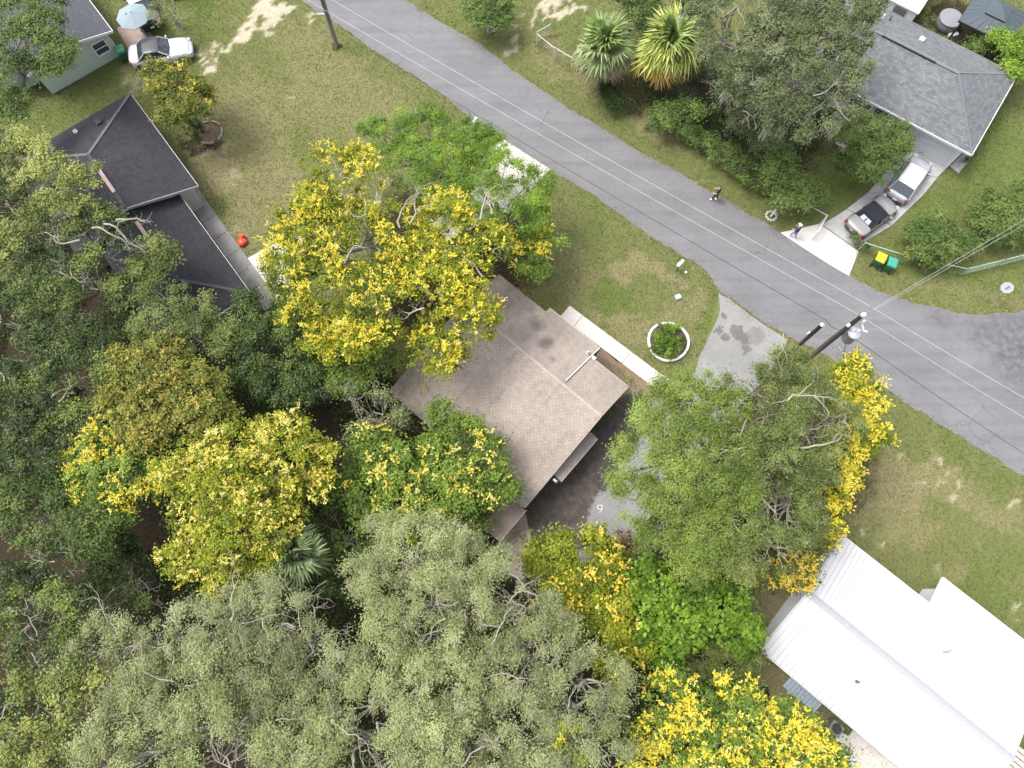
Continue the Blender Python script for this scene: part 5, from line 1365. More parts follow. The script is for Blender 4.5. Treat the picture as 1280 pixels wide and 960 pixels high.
def car(name, label, loc, ang, L, W, body, roof_mat, belt, roof_h, hood, trunk, ws, rf, rr, rg, rear_mat=None, group='parked cars', wheel_r=.33, plate=True):
    """x forward. hood/trunk: heights at nose/tail; ws/rf/rr/rg: x of windscreen base, roof front, roof rear, rear glass base"""
    t = thing(name, label, 'car', loc, ang, group)
    h = W / 2; f, r = L / 2, -L / 2
    st = [(r, .62, .50, trunk - .18), (r + .06, .82, .36, trunk - .08), (r + .22, .94, .26, trunk - .01), (r + .45, .99, .22, trunk), (rg, 1, .2, (trunk + belt) / 2 if trunk < belt else belt), ((rg + ws) / 2, 1, .2, belt), (ws, 1, .2, belt - .02),
          (ws + (f - ws) * .5, .985, .2, (belt + hood) / 2 + .02), (f - .52, .965, .22, hood + .01), (f - .24, .86, .26, hood - .07), (f - .07, .64, .32, hood - .18), (f, .40, .38, hood - .28)]
    rows = []
    for x, w, zl, zt in st:
        w *= h; zt = max(zt, zl + .12)
        half = [(w * .90, zl), (w, zl + (zt - zl) * .35), (w, zl + (zt - zl) * .62), (w * .955, zt - .05), (w * .80, zt), (w * .40, zt + .025)]
        rows.append([(x, -a, b) for a, b in half] + [(x, 0, zt + .032)] + [(x, a, b) for a, b in reversed(half)])
    loft('body', rows, body, t)
    # greenhouse glass
    rows = []
    bw, tw = h * .90, h * .77
    for x, w0, z in ((rg + .02, bw, belt - .04),): pass
    zt = roof_h - .035
    low = [(rg, -bw), (ws, -bw * .96), (ws + .14, 0), (ws, bw * .96), (rg, bw), (rg - .06, 0)]
    hi = [(rr, -tw), (rf, -tw * .98), (rf + .06, 0), (rf, tw * .98), (rr, tw), (rr - .04, 0)]
    zl = min(belt, trunk) - .05
    gl = MB().add([(x, y, belt - .03 if i in (1, 2, 3) else zl) for i, (x, y) in enumerate(low)] + [(x, y, zt) for x, y in hi],
                  [(0, 1, 7, 6), (3, 4, 10, 9)] + [tuple(range(6, 12))], 0)
    gl.build('side_window', CGLASS, t)
    MB().add([(ws, -bw * .96, belt - .03), (ws + .14, 0, belt - .02), (ws, bw * .96, belt - .03), (rf, tw * .98, zt), (rf + .06, 0, zt + .012), (rf, -tw * .98, zt)], [(0, 1, 4, 5), (1, 2, 3, 4)]).build('windscreen', CGLASS, t, smooth=True)
    MB().add([(rg, -bw, zl), (rg - .06, 0, zl), (rg, bw, zl), (rr, tw, zt), (rr - .04, 0, zt + .012), (rr, -tw, zt)], [(5, 4, 1, 0), (4, 3, 2, 1)]).build('rear_window', rear_mat or CGLASS, t, smooth=True)
    # roof shell
    rows = []
    for x, s, dz in ((rr - .05, .96, -.03), (rr + .06, 1.0, 0), ((rr + rf) / 2, 1.02, .03), (rf - .08, 1.0, .0), (rf + .06, .95, -.035)):
        w = tw * s
        half = [(w * 1.03, roof_h - .05 + dz), (w, roof_h - .015 + dz), (w * .82, roof_h + .012 + dz), (w * .4, roof_h + .028 + dz)]
        rows.append([(x, -a, b) for a, b in half] + [(x, 0, roof_h + .034 + dz)] + [(x, a, b) for a, b in reversed(half)])
    loft('roof', rows, roof_mat, t, sub=0, close_ends=False)
    for s in (-1, 1):
        for (xa, ya, za), (xb, yb, zb_) in (((ws, bw * .96, belt - .03), (rf, tw * .98, zt)), ((rg, bw, zl), (rr, tw, zt)), (((ws + rg) / 2 - .1, bw * .99, belt - .03), ((rf + rr) / 2 - .1, tw * 1.0, zt))):
            MB().bar((xa, s * ya, za), (xb, s * (yb + .01), zb_), .05, .07).build('pillar', body if roof_mat is not SOFT else BLACK, t)
        MB().box((ws - .12, s * (h + .07), belt + .03), (.12, .2, .13)).build('mirror', body, t, bevel=.03)
        MB().box((f - .24, s * h * .68, hood - .13), (.30, .28, .12), rz=-s * .65).build('headlight', LAMP, t, bevel=.03)
        MB().box((r + .15, s * h * .76, trunk - .15), (.22, .26, .15), rz=s * .50).build('tail_light', RED, t, bevel=.03)
        for x in (f - .85, r + .80):
            w = thing('wheel', None, None, (x, s * (h - .10), wheel_r)); w.parent = t
            M = Matrix.Rotation(math.pi / 2, 3, 'X')
            MB().lathe((0, 0, 0), [(.20, -.115), (wheel_r - .03, -.115), (wheel_r, -.08), (wheel_r, .08), (wheel_r - .03, .115), (.20, .115)], 20, M=M).build('tyre', TYRE, w, smooth=True)
            MB().lathe((0, 0, 0), [(.02, -.117), (.20, -.119), (.21, -.09), (.21, .09), (.20, .119), (.02, .117)], 16, M=M).build('rim', RIM, w)
            MB().lathe((x, s * (h - .05), wheel_r), [(wheel_r + .02, -.055), (wheel_r + .07, -.055), (wheel_r + .07, .056), (wheel_r + .02, .056)], 20, M=M, close=True).build('wheel_arch', BLACK, t)
    for s in (-1, 1):
        MB().bar((r + .3, s * (h - .005), .24), (f - .4, s * (h - .005), .24), .04, .12).build('sill', BLACK, t)
        MB().tube([(ws + .1, s * h * .90, belt - .015), (ws + (f - ws) * .55, s * h * .90, (belt + hood) / 2 + .0), (f - .28, s * h * .80, hood - .02)], .012, 5).build('panel_gap', BLACK, t)
        MB().box((.15, s * (h * .985), belt - .16), (.16, .03, .03)).build('door_handle', BLACK, t)
    MB().tube([(f - .30, -h * .78, hood + .0), (f - .22, 0, hood + .02), (f - .30, h * .78, hood + .0)], .012, 5).build('panel_gap', BLACK, t)
    MB().box((r + .0, 0, .42), (.10, W * .72, .16)).build('bumper', BLACK, t, bevel=.03)
    MB().box((f - .02, 0, .40), (.08, W * .5, .14)).build('grille', BLACK, t, bevel=.02)
    if plate: MB().box((r - .06, 0, .58), (.02, .32, .16)).build('plate', WHITE, t)
    return t
SOFT = plain('soft_top_fabric', (.016, .017, .021), .95, var=.2, scale=20, spec=.08)
P_WHITE = paint('car_white', (.40, .40, .40)); P_SILVER = paint('car_silver', (.17, .167, .162), .0); P_BLACK = paint('car_black', (.015, .016, .02)); P_PEARL = paint('car_pearl', (.24, .25, .275))
s_ = G(206, 72); 
car('sedan', 'white sedan with dark glass roof beside the green walled house', s_, R(13), 4.75, 1.86, P_WHITE, plain('roof_glass', (.035, .037, .042), .25, spec=.4), .92, 1.42, .80, .98, .72, .05, -1.05, -1.72)
s_ = G(1086, 274)
car('convertible', 'silver convertible with black soft top on the concrete driveway', s_, R(37), 4.0, 1.80, P_SILVER, SOFT, .82, 1.26, .70, .86, .78, .36, -.72, -1.12, rear_mat=SOFT)
MB().add([(-1.06, -.42, .89), (-1.08, .42, .89), (-.86, .36, 1.13), (-.85, -.36, 1.13)], [(0, 3, 2, 1)]).build('rear_window', plain('soft_top_window_glare', (.30, .30, .32), .2), [o for o in bpy.data.objects if o.name.startswith('convertible')][0])  # pale colour stands in for light reflected off the small rear window
s_ = G(1131, 229)
car('hatchback', 'white hatchback parked nose-in beside the rounded green tree', s_, R(52), 4.1, 1.74, P_PEARL, P_WHITE, .95, 1.50, .84, .98, .95, .45, -1.30, -1.86)
s_ = G(182, 14)
car('pickup_car', 'black car with pale roof panel beside the thin grey-brown shrub', s_, R(118), 4.6, 1.85, P_BLACK, paint('car_grey_roof', (.6, .62, .65)), .98, 1.6, .86, 1.0, .8, .2, -.6, -1.3)
s_ = G(243, -14)
car('black_car', 'black car cut by the top edge, one silver wheel showing', s_, R(8), 4.6, 1.85, P_BLACK, P_BLACK, .95, 1.5, .84, 1.0, .8, .2, -1.3, -1.9)

# ------------------------------------------------------------------ wheeled bins
def bin_(label, px, py, ang, body, lid, group='wheeled bins'):
    b = G(px, py); t = thing('wheeled_bin', label, 'bin', b, ang, group)
    vs = [(sx * a, sy * c, z) for z, a, c in ((.06, .22, .25), (.98, .30, .34)) for sx, sy in ((-1, -1), (1, -1), (1, 1), (-1, 1))]
    MB().add(vs, [(3, 2, 1, 0), (0, 1, 5, 4), (1, 2, 6, 5), (2, 3, 7, 6), (3, 0, 4, 7), (4, 5, 6, 7)]).build('tub', body, t, bevel=.04)
    MB().add([(-.33, -.38, 1.0), (.33, -.38, 1.0), (.33, .38, 1.0), (-.33, .38, 1.0), (-.31, -.36, 1.05), (.31, -.36, 1.05), (.29, .30, 1.12), (-.29, .30, 1.12)],
             [(3, 2, 1, 0), (4, 5, 6, 7), (0, 1, 5, 4), (1, 2, 6, 5), (2, 3, 7, 6), (3, 0, 4, 7)]).build('lid', lid, t, bevel=.03)
    MB().tube([(-.26, .40, .96), (.26, .40, .96)], .022, 8).build('handle', body, t)
    for s in (-1, 1):
        MB().lathe((s * .27, .30, .13), [(.02, -.03), (.13, -.03), (.13, .03), (.02, .03)], 14, M=Matrix.Rotation(math.pi / 2, 3, 'Y')).build('wheel', BLACK, t)
    return t
GRN = plain('bin_green', (.016, .085, .045), .45); GLID = plain('bin_green_lid', (.03, .20, .135), .5, var=.06); YLID = plain('bin_yellow_lid', (.52, .38, .015), .5, var=.05); GD = plain('bin_dark_lid', (.03, .17, .08), .45)
bin_('green wheeled bin with yellow lid beside the chain-link fence', 1093, 330, R(150), GRN, YLID)
bin_('green wheeled bin with teal-green lid, right of the yellow-lidded one', 1107, 336, R(155), GRN, GLID)
bin_('dark green wheeled bin at the corner of the green walled house', 158, 73, R(205), GRN, GD)

# ------------------------------------------------------------------ utility poles and wires
POLE = plain('creosote_wood', (.075, .062, .052), .9, var=.3, scale=5)
CER = plain('white_ceramic', (.5, .5, .49), .3)
WIRE_L = plain('bare_aluminium_wire', (.30, .30, .30), .5, var=.05)
WIRE_D = plain('black_cable', (.03, .03, .032), .7)
pb = G(981, 472); pt = thing('utility_pole', 'tall wooden utility pole with transformer and white insulators beside the drive apron', 'utility pole', pb)
PH = 11.05
MB(pb).tube([pb - Vector((0, 0, .2)), pb + Vector((0, 0, PH * .5)), pb + Vector((0, 0, PH))], [.16, .14, .115], 12).build('pole', POLE, pt, smooth=True)
side = Vector((.62, -.35, 0)).normalized()
tc_ = pb + side * .52 + Vector((0, 0, 8.2))
tr = MB(pb).lathe(tc_, [(.05, -.06), (.30, 0), (.34, .05), (.34, .92), (.37, .93), (.37, .98), (.30, 1.06), (.02, 1.10)], 20).build('transformer', plain('transformer_grey', (.25, .26, .275), .45, var=.06), pt, smooth=True)
for a in (.5, 2.4):
    MB(pb).lathe(tc_ + Vector((.17 * math.cos(a), .17 * math.sin(a), 1.06)), [(.07, 0), (.04, .05), (.08, .08), (.04, .13), (.08, .16), (.03, .22)], 10).build('bushing', CER, tr)
MB(pb).box(pb + side * .19 + Vector((0, 0, 8.7)), (.2, .12, .5)).build('bracket', STEEL, pt)
MB(pb).lathe(pb + Vector((.02, .0, PH)), [(.05, 0), (.13, .06), (.06, .1), (.14, .15), (.10, .25), (.02, .27)], 12).build('insulator', CER, pt, smooth=True)
for dx, dz in ((-.24, 9.9), (.28, 10.5)):
    p = pb + Vector((dx, -.12, dz))
    MB(pb).lathe(p, [(.05, 0), (.11, .05), (.05, .1), (.10, .15), (.03, .24)], 12).build('insulator', CER, pt, smooth=True)
    MB(pb).bar(pb + Vector((0, 0, dz - .04)), p, .05, .05).build('arm', STEEL, pt)
MB(pb).tube([pb + Vector((-.15, .1, 5.5)), pb + Vector((-.13, .09, 10.6))], .025, 6).build('conduit', STEEL, pt)
c3 = pb + side * .45 + Vector((.05, .1, 10.1)); MB(pb).tube([c3, c3 + Vector((.15, -.25, -.25)), c3 + Vector((.35, -.3, -.3))], .05, 8).build('cutout', CER, pt)
sbp = G(966, 460); spt = thing('telephone_pole', 'shorter wooden pole standing left of the transformer pole', 'utility pole', sbp)
MB(sbp).tube([sbp - Vector((0, 0, .2)), sbp + Vector((0, 0, 8.0))], [.135, .115], 12).build('pole', POLE, spt, smooth=True)
MB(sbp).lathe(sbp + Vector((0, 0, 8.0)), [(.14, 0), (.14, .05), (.04, .12)], 10).build('cap', STEEL, spt)
MB(sbp).box(sbp + Vector((-.05, .16, 6.2)), (.1, .1, .3)).build('bracket', CER, spt)
lb = G(421, 58); lp = thing('utility_pole', 'dark utility pole leaving the frame at the top left of the road', 'utility pole', lb)
MB(lb).tube([lb - Vector((0, 0, .2)), lb + Vector((0, 0, 10))], [.15, .12], 12).build('pole', POLE, lp, smooth=True)
MB(lb).tube([lb + Vector((.19, .02, 0)), lb + Vector((.17, .02, 9))], .035, 6).build('conduit', STEEL, lp)
MB(lb).box(lb + Vector((-.45, .2, 3.0)), (.5, .08, .08)).build('arm', STEEL, lp)
tag(MB(lb).lathe(lb, [(.42, 0), (.30, .06), (.1, .08)], 12, wob=.2).build('weed_patch', L_HEDGE, lp) , None)
def wire(label, a, za, b, zb_, r, mat, sag=.5, n=24):
    A, B = G(*a, za), G(*b, zb_)
    pts = [A.lerp(B, i / n) - Vector((0, 0, sag * 4 * (i / n) * (1 - i / n))) for i in range(n + 1)]
    return tag(MB(A).tube(pts, r, 5).build('power_line', mat), label, 'power line', 'power lines')
def wloc(px, py, z): return (px, py)
for o in []: pass
wire('upper bright power line over the road, left of the pole', (300, -68), 10.6, (1088, 383), 11.2, .0095, WIRE_L, .25)
wire('lower bright power line over the road, left of the pole', (300, -50), 9.6, (1073, 393), 10.1, .0095, WIRE_L, .25)
wire('upper bright power line over the road, right of the pole', (1090, 384), 11.2, (1420, 575), 10.6, .0095, WIRE_L, .2)
wire('lower bright power line over the road, right of the pole', (1082, 399), 10.1, (1420, 604), 9.6, .0095, WIRE_L, .2)
wire('dark cable over the road ending at the shorter pole', (300, -36), 7.2, (1034, 401), 7.9, .017, WIRE_D, .3)
wire('dark cable running right from below the transformer', (1062, 419), 8.4, (1420, 655), 7.6, .017, WIRE_D, .3)
wire('upper of two service wires crossing the lawn to the right edge', (1092, 386), 10.9, (1400, 203), 6.5, .009, WIRE_L, .15)
wire('lower of two service wires crossing the lawn to the right edge', (1092, 388), 10.7, (1400, 212), 6.4, .009, WIRE_L, .15)
wire('short dark jumper cable between the two poles', (1034, 402), 7.9, (1060, 414), 8.4, .02, WIRE_D, .35, 8)
wire('pale guy wire between the two poles', (1020, 418), 6.3, (1058, 411), 8.8, .009, WIRE_L, .05, 6)
wire('dark service cable dropping from the transformer to the yellow tree', (1060, 420), 8.3, (1054, 450), 7.2, .018, WIRE_D, .1, 6)

# ------------------------------------------------------------------ street furniture
def octagon(c, r, t, nrm):
    n = Vector(nrm).normalized(); x = n.cross(Vector((0, 0, 1))).normalized(); y = x.cross(n)
    a = [c + (x * math.cos(R(22.5 + 45 * i)) + y * math.sin(R(22.5 + 45 * i))) * r for i in range(8)]
    b = [p + n * t for p in a]
    return a + b, [tuple(range(8)), tuple(reversed(range(8, 16)))] + [(i, i + 8, (i + 1) % 8 + 8, (i + 1) % 8) for i in range(8)]
ss = G(1233, 376); so = thing('stop_sign', 'stop sign seen from its bare grey back at the side street', 'sign', ss)
MB(ss).box(ss + Vector((0, 0, 1.2)), (.06, .06, 2.5), R(40)).build('post', plain('sign_post', (.16, .14, .12), .7), so)
nrm = Vector((.62, .55, -.45)); cc = ss + Vector((0, 0, 2.15)) + nrm.normalized() * .05
v_, f_ = octagon(cc, .40, .012, nrm); MB(ss).add(v_, f_).build('plate', plain('bare_aluminium', (.27, .28, .29), .5, var=.05), so)
v_, f_ = octagon(cc + nrm.normalized() * .016, .385, .004, nrm); MB(ss).add(v_, f_).build('red_face', plain('sign_red', (.45, .02, .02), .5), so)

def mailbox(label, px, py, ang, body):
    b = G(px, py); t = thing('mailbox', label, 'mailbox', b, ang, 'roadside mailboxes')
    MB().box((0, 0, .5), (.1, .1, 1.05)).build('post', POLE, t)
    prof = [(-.11, 1.02), (.11, 1.02), (.11, 1.15)] + [(.11 * math.cos(a), 1.15 + .1 * math.sin(a)) for a in (math.pi / 4, math.pi / 2, 3 * math.pi / 4)] + [(-.11, 1.15)]
    vs = [(-.28, y, z) for y, z in prof] + [(.28, y, z) for y, z in prof]; n = len(prof)
    MB().add(vs, [tuple(reversed(range(n))), tuple(range(n, 2 * n))] + [(i, (i + 1) % n, n + (i + 1) % n, n + i) for i in range(n)]).build('box', body, t)
    MB().box((.285, 0, 1.12), (.02, .2, .2)).build('box_door', STEEL, t)
    MB().box((.1, .125, 1.22), (.12, .015, .06)).build('flag', RED, t)
    MB().box((0, 0, .98), (.5, .16, .04)).build('mount_board', POLE, t)
mailbox('white mailbox on a post at the road edge left of the bright green trees', 594, 163, R(60), WHITE)
mailbox('pale mailbox on a dark post near the driveway apron', 846, 338, R(45), plain('mailbox_grey', (.55, .58, .56), .5))

# white ring planter
rc_ = G(835, 428); rp = thing('ring_planter', 'white painted ring planter on the front lawn', 'planter', rc_)
RP = 1.34
prof = [(RP + .10 * math.cos(a), .14 + .14 * math.sin(a)) for a in np.linspace(0, 2 * math.pi, 12, endpoint=False)]
MB(rc_).lathe(rc_, prof, 48, close=True, wob=.018).build('ring', plain('chalk_white', (.50, .50, .49), .6, var=.06), rp, smooth=True)
MB(rc_).lathe(rc_, [(.01, .20), (.6, .22), (1.22, .17), (1.22, .02)], 24).build('soil', surface('soil', (.06, .045, .03), (.10, .075, .05), speck=.4, bump=.6), rp)
# brick ring
br_c = G(262, 166); brt = thing('brick_ring', 'broken ring of pale edging bricks on the lawn by the dark roofed house', 'garden edging', br_c)
bm_ = None
for k in range(22):
    a = -2.0 + k * .2; p = br_c + Vector((.95 * math.cos(a), .95 * math.sin(a), .05 + .01 * (k % 3)))
    if k in (5, 6, 13, 18): continue
    if bm_ is None:
        bo = MB().box((0, 0, 0), (.19, .10, .12)).build('brick', plain('pale_brick', (.26, .225, .205), .9, var=.2), brt, bevel=.01); bm_ = bo.data
    else:
        bo = bpy.data.objects.new('brick', bm_); COL.objects.link(bo); bo.parent = brt
    bo.location = p - br_c; bo.rotation_euler = (0, 0, a + math.pi / 2 + random.uniform(-.1, .1))
MB(br_c).lathe(br_c, [(.01, .03), (.5, .05), (.9, .01)], 18, wob=.05).build('soil', surface('soil_bed', (.15, .095, .06), (.21, .14, .09), speck=.4, bump=.5), brt)

# white post in a ring of stones on the verge
vp = G(964, 270); vt = thing('verge_post', 'short white post in a ring of pale stones on the road verge', 'post', vp)
MB(vp).tube([vp, vp + Vector((.02, .02, .95))], [.085, .075], 10).build('post', WHITE, vt)
MB(vp).lathe(vp + Vector((.02, .02, .95)), [(.09, 0), (.1, .04), (.02, .1)], 10).build('cap', WHITE, vt)
STN = plain('limestone', (.33, .31, .27), .9, var=.2, bump=.3)
rs = np.random.RandomState(5)
for k in range(11):
    a = k * 2 * math.pi / 11; p = vp + Vector((.36 * math.cos(a), .36 * math.sin(a), .0))
    MB(vp).lathe(p, [(.02, -.03), (.10, 0), (.11, .06), (.05, .11), (.01, .12)], 7, wob=.2).build('stone', STN, vt)

# chain-link fences and gates
def chain_panel(parent, off, a, b, h, mat, post=True, z0=.05):
    a, b = Vector(a), Vector(b); d = b - a; L = d.length; d = d.normalized(); nn = Vector((-d.y, d.x, 0))
    fr = MB(off)
    fr.tube([a + Vector((0, 0, h)), b + Vector((0, 0, h))], .024, 6)
    fr.build('top_rail', mat, parent)
    if post:
        for p in (a, b): MB(off).tube([p, p + Vector((0, 0, h + .06))], .032, 8).build('post', mat, parent)
    me = MB(off); st = .11; k = -h
    while k < L:
        for s in (0, 1):
            x0, x1 = (k, k + h - z0)
            za, zb2 = (z0, h) if s == 0 else (h, z0)
            c0, c1_ = max(0, x0), min(L, x1)
            if c1_ - c0 < .02: continue
            t0, t1 = (c0 - x0) / (x1 - x0), (c1_ - x0) / (x1 - x0)
            p, q = a + d * c0 + Vector((0, 0, za + (zb2 - za) * t0)), a + d * c1_ + Vector((0, 0, za + (zb2 - za) * t1))
            w = Vector((0, 0, .004))
            me.add([p - w + nn * .003, q - w + nn * .003, q + w - nn * .003, p + w - nn * .003], [(0, 1, 2, 3)])
        k += st
    o = me.build('wire_mesh', mat, parent); o['kind'] = 'stuff'
def fence(name, label, pts, h, mat, cat='fence', seg=2.4):
    W = [G(*p) for p in pts]; root = thing(name, label, cat, W[0])
    for i in range(len(W) - 1):
        n = max(1, round((W[i + 1] - W[i]).length / seg))
        for k in range(n):
            chain_panel(root, W[0], W[i].lerp(W[i + 1], k / n), W[i].lerp(W[i + 1], (k + 1) / n), h, mat, post=True)
    return root
GAL = plain('galvanised_wire', (.46, .48, .48), .5, metal=.3)
GALG = plain('green_wire', (.24, .34, .29), .6)
fence('chain_link_fence', 'low chain-link fence behind the bins running to the right edge', [(1072, 313), (1120, 328), (1197, 345), (1290, 322), (1420, 290)], 1.15, GALG)
fence('chain_link_gate', 'open chain-link gate leaf beside the concrete driveway', [(1015, 300), (1025, 281)], 1.2, GAL, 'gate')
fence('chain_link_fence', 'short chain-link fence between the broad shrub and the driveway', [(1004, 268), (1025, 280)], 1.2, GAL)
fence('chain_link_fence', 'short chain-link fence left of the silvery palm', [(694, 74), (714, 86)], 1.15, GAL)
fence('chain_link_gate', 'open chain-link gate at the sandy track beside the road', [(671, 53), (687, 44)], 1.1, GAL, 'gate')
fence('chain_link_gate', 'closed chain-link gate leaf between the sandy track and the palm fence', [(671, 56), (692, 73)], 1.1, GAL, 'gate')

# ------------------------------------------------------------------ people
def person(label, px, py, face, cloth, seed, stride=.16, cap=None):
    b = G(px, py); t = thing('person', label, 'person', b, face)
    J = {}; E_ = []
    def jt(nm, p, r): J[nm] = (Vector(p), r)
    jt('pelvis', (0, 0, .96), .135); jt('waist', (0, .0, 1.10), .125); jt('chest', (.01, 0, 1.32), .15); jt('neckb', (.01, 0, 1.47), .075); jt('neck', (.03, 0, 1.54), .055); jt('head', (.05, 0, 1.64), .095); jt('crown', (.04, 0, 1.72), .085)
    for s, n in ((1, 'l'), (-1, 'r')):
        st = stride * s
        jt('hip' + n, (0, .09 * s, .90), .105); jt('knee' + n, (st * .6 + .05, .10 * s, .50), .07); jt('ank' + n, (st, .10 * s, .09), .045); jt('toe' + n, (st + .17, .11 * s, .035), .04)
        jt('sh' + n, (.0, .19 * s, 1.40), .065); jt('elb' + n, (.04, .26 * s, 1.13), .045); jt('wr' + n, (.22 - st * .3, .22 * s, 1.02), .03); jt('hand' + n, (.29 - st * .3, .20 * s, 1.01), .035)
        E_ += [('pelvis', 'hip' + n), ('hip' + n, 'knee' + n), ('knee' + n, 'ank' + n), ('ank' + n, 'toe' + n), ('neckb', 'sh' + n), ('sh' + n, 'elb' + n), ('elb' + n, 'wr' + n), ('wr' + n, 'hand' + n)]
    E_ += [('pelvis', 'waist'), ('waist', 'chest'), ('chest', 'neckb'), ('neckb', 'neck'), ('neck', 'head'), ('head', 'crown')]
    ks = list(J); me = bpy.data.meshes.new('skeleton')
    me.from_pydata([tuple(J[k][0]) for k in ks], [(ks.index(a), ks.index(c)) for a, c in E_], [])
    o = bpy.data.objects.new('skeleton', me); COL.objects.link(o)
    md = o.modifiers.new('skin', 'SKIN'); sb2 = o.modifiers.new('sub', 'SUBSURF'); sb2.levels = 1; sb2.render_levels = 1
    for i, k in enumerate(ks):
        sv = me.skin_vertices[0].data[i]; sv.radius = (J[k][1], J[k][1]); sv.use_root = (k == 'pelvis')
    dg = bpy.context.evaluated_depsgraph_get()
    bm2 = bpy.data.meshes.new_from_object(o.evaluated_get(dg))
    bpy.data.objects.remove(o); bm2.name = 'body'
    # fingers and facial features joined to the body mesh
    ex = MB()
    for s, n in ((1, 'l'), (-1, 'r')):
        hp = J['hand' + n][0]
        for k in range(4): ex.tube([hp + Vector((.01, (k - 1.5) * .02, 0)), hp + Vector((.055, (k - 1.5) * .022, -.015)), hp + Vector((.08 + .008 * (k in (1, 2)), (k - 1.5) * .022, -.045))], [.010, .009, .007], 5)
        ex.tube([hp + Vector((-.01, -s * .02, 0)), hp + Vector((.02, -s * .05, -.01)), hp + Vector((.045, -s * .055, -.02))], [.011, .01, .008], 5)
    hc = J['head'][0]
    ex.tube([hc + Vector((.08, 0, .02)), hc + Vector((.115, 0, -.02)), hc + Vector((.085, 0, -.03))], [.012, .018, .012], 5)
    for s in (-1, 1): ex.lathe(hc + Vector((0, s * .085, 0)), [(.005, -.03), (.02, 0), (.005, .03)], 6)
    bmm = bmesh.new(); bmm.from_mesh(bm2)
    nb = len(bmm.faces); vv = [bmm.verts.new(v) for v in ex.v]
    for f in ex.f: bmm.faces.new([vv[i] for i in f])
    bmm.faces.ensure_lookup_table()
    skin, shirt, trousers, shoes, hair = range(5)
    for i, f in enumerate(bmm.faces):
        c = f.calc_center_median(); f.smooth = True
        if i >= nb: f.material_index = skin
        elif c.z < .12: f.material_index = shoes
        elif c.z < .98 and abs(c.y) < .19: f.material_index = trousers
        elif c.z > 1.50: f.material_index = hair if (c.z > 1.69 or c.x < .0) else skin
        elif abs(c.y) > .2 and c.z < 1.22: f.material_index = skin
        else: f.material_index = shirt
    bmm.to_mesh(bm2); bmm.free()
    link('body', bm2, cloth, t)
    if cap:
        MB().lathe(hc + Vector((-.01, 0, .05)), [(.105, 0), (.10, .06), (.06, .10), (.01, .11)], 14).build('cap', cap, t, smooth=True)
        MB().box(hc + Vector((.12, 0, .06)), (.12, .15, .015)).build('cap_brim', cap, t)
    return t
SKIN = plain('skin', (.42, .26, .19), .6); CB = plain('cloth_black', (.015, .015, .017), .9); HAIR = plain('hair_dark', (.02, .015, .012), .7); SHOE = plain('shoe_white', (.72, .72, .70), .6)
CN = plain('cloth_navy', (.03, .035, .10), .9); CJ = plain('cloth_jeans', (.16, .20, .38), .9)
person('person in black walking along the road edge', 893, 250, R(150), [SKIN, CB, CB, SHOE, HAIR], 1)
person('person in navy top and blue jeans on the corner of the drive apron', 990, 297, R(120), [SKIN, CN, CJ, SHOE, HAIR], 2, cap=plain('cap_white', (.7, .7, .7), .8))

# ------------------------------------------------------------------ small things on the lawns
REDP = plain('orange_red_plastic', (.50, .05, .015), .4, var=.06)
rt = G(304, 304); rr_ = thing('lawn_toy', 'bright orange-red plastic toy on the lawn beside the dark roofed house', 'toy', rt)
MB(rt).lathe(rt + Vector((.0, 0, 0)), [(.30, 0), (.34, .12), (.30, .3), (.16, .38), (.02, .40)], 16, wob=.08).build('base', REDP, rr_, smooth=True)
MB(rt).lathe(rt + Vector((-.05, .38, .02)), [(.18, 0), (.22, .1), (.2, .3), (.1, .42), (.02, .44)], 14, wob=.1).build('back', REDP, rr_, smooth=True)
MB(rt).tube([rt + Vector((.1, -.1, .38)), rt + Vector((.05, .1, .5)), rt + Vector((-.05, .3, .44))], .035, 8).build('handle', REDP, rr_, smooth=True)
pk = G(1058, 148); tag(MB(pk).lathe(pk, [(.08, 0), (.22, .08), (.24, .2), (.16, .3), (.03, .27)], 14, wob=.06).build('orange_ball', REDP, smooth=True), 'small orange-red ball on the lawn by the porch slab', 'ball')
bb = G(847, 372); bx_ = thing('valve_box', 'small blue-grey utility box on the front lawn', 'box', bb)
MB(bb).box(bb + Vector((0, 0, .1)), (.38, .34, .24), R(20)).build('casing', plain('blue_grey', (.30, .40, .45), .6), bx_, bevel=.03)
MB(bb).box(bb + Vector((0, 0, .235)), (.3, .26, .04), R(20)).build('lid', plain('blue_grey_lid', (.38, .47, .50), .6), bx_, bevel=.015)
wm = G(857, 341); tag(MB(wm).lathe(wm, [(.10, 0), (.11, .1), (.07, .18), (.01, .19)], 12).build('marker_cap', WHITE, smooth=True), 'small white marker cap on the verge right of the pale mailbox', 'marker')
# white curled hose on the driveway
hp = G(750, 637); pts = [hp + Vector((.18 * math.cos(a) * (1 - .03 * a), .13 * math.sin(a) + .15, .05)) for a in np.linspace(0, 6.0, 16)] + [hp + Vector((.12, -.03, .05)), hp + Vector((.03, -.16, .05)), hp + Vector((-.10, -.17, .05))]
tag(MB(hp).tube(pts, .03, 8).build('white_hose', WHITE, smooth=True), 'short white hose curled like a nine on the pale driveway', 'hose')
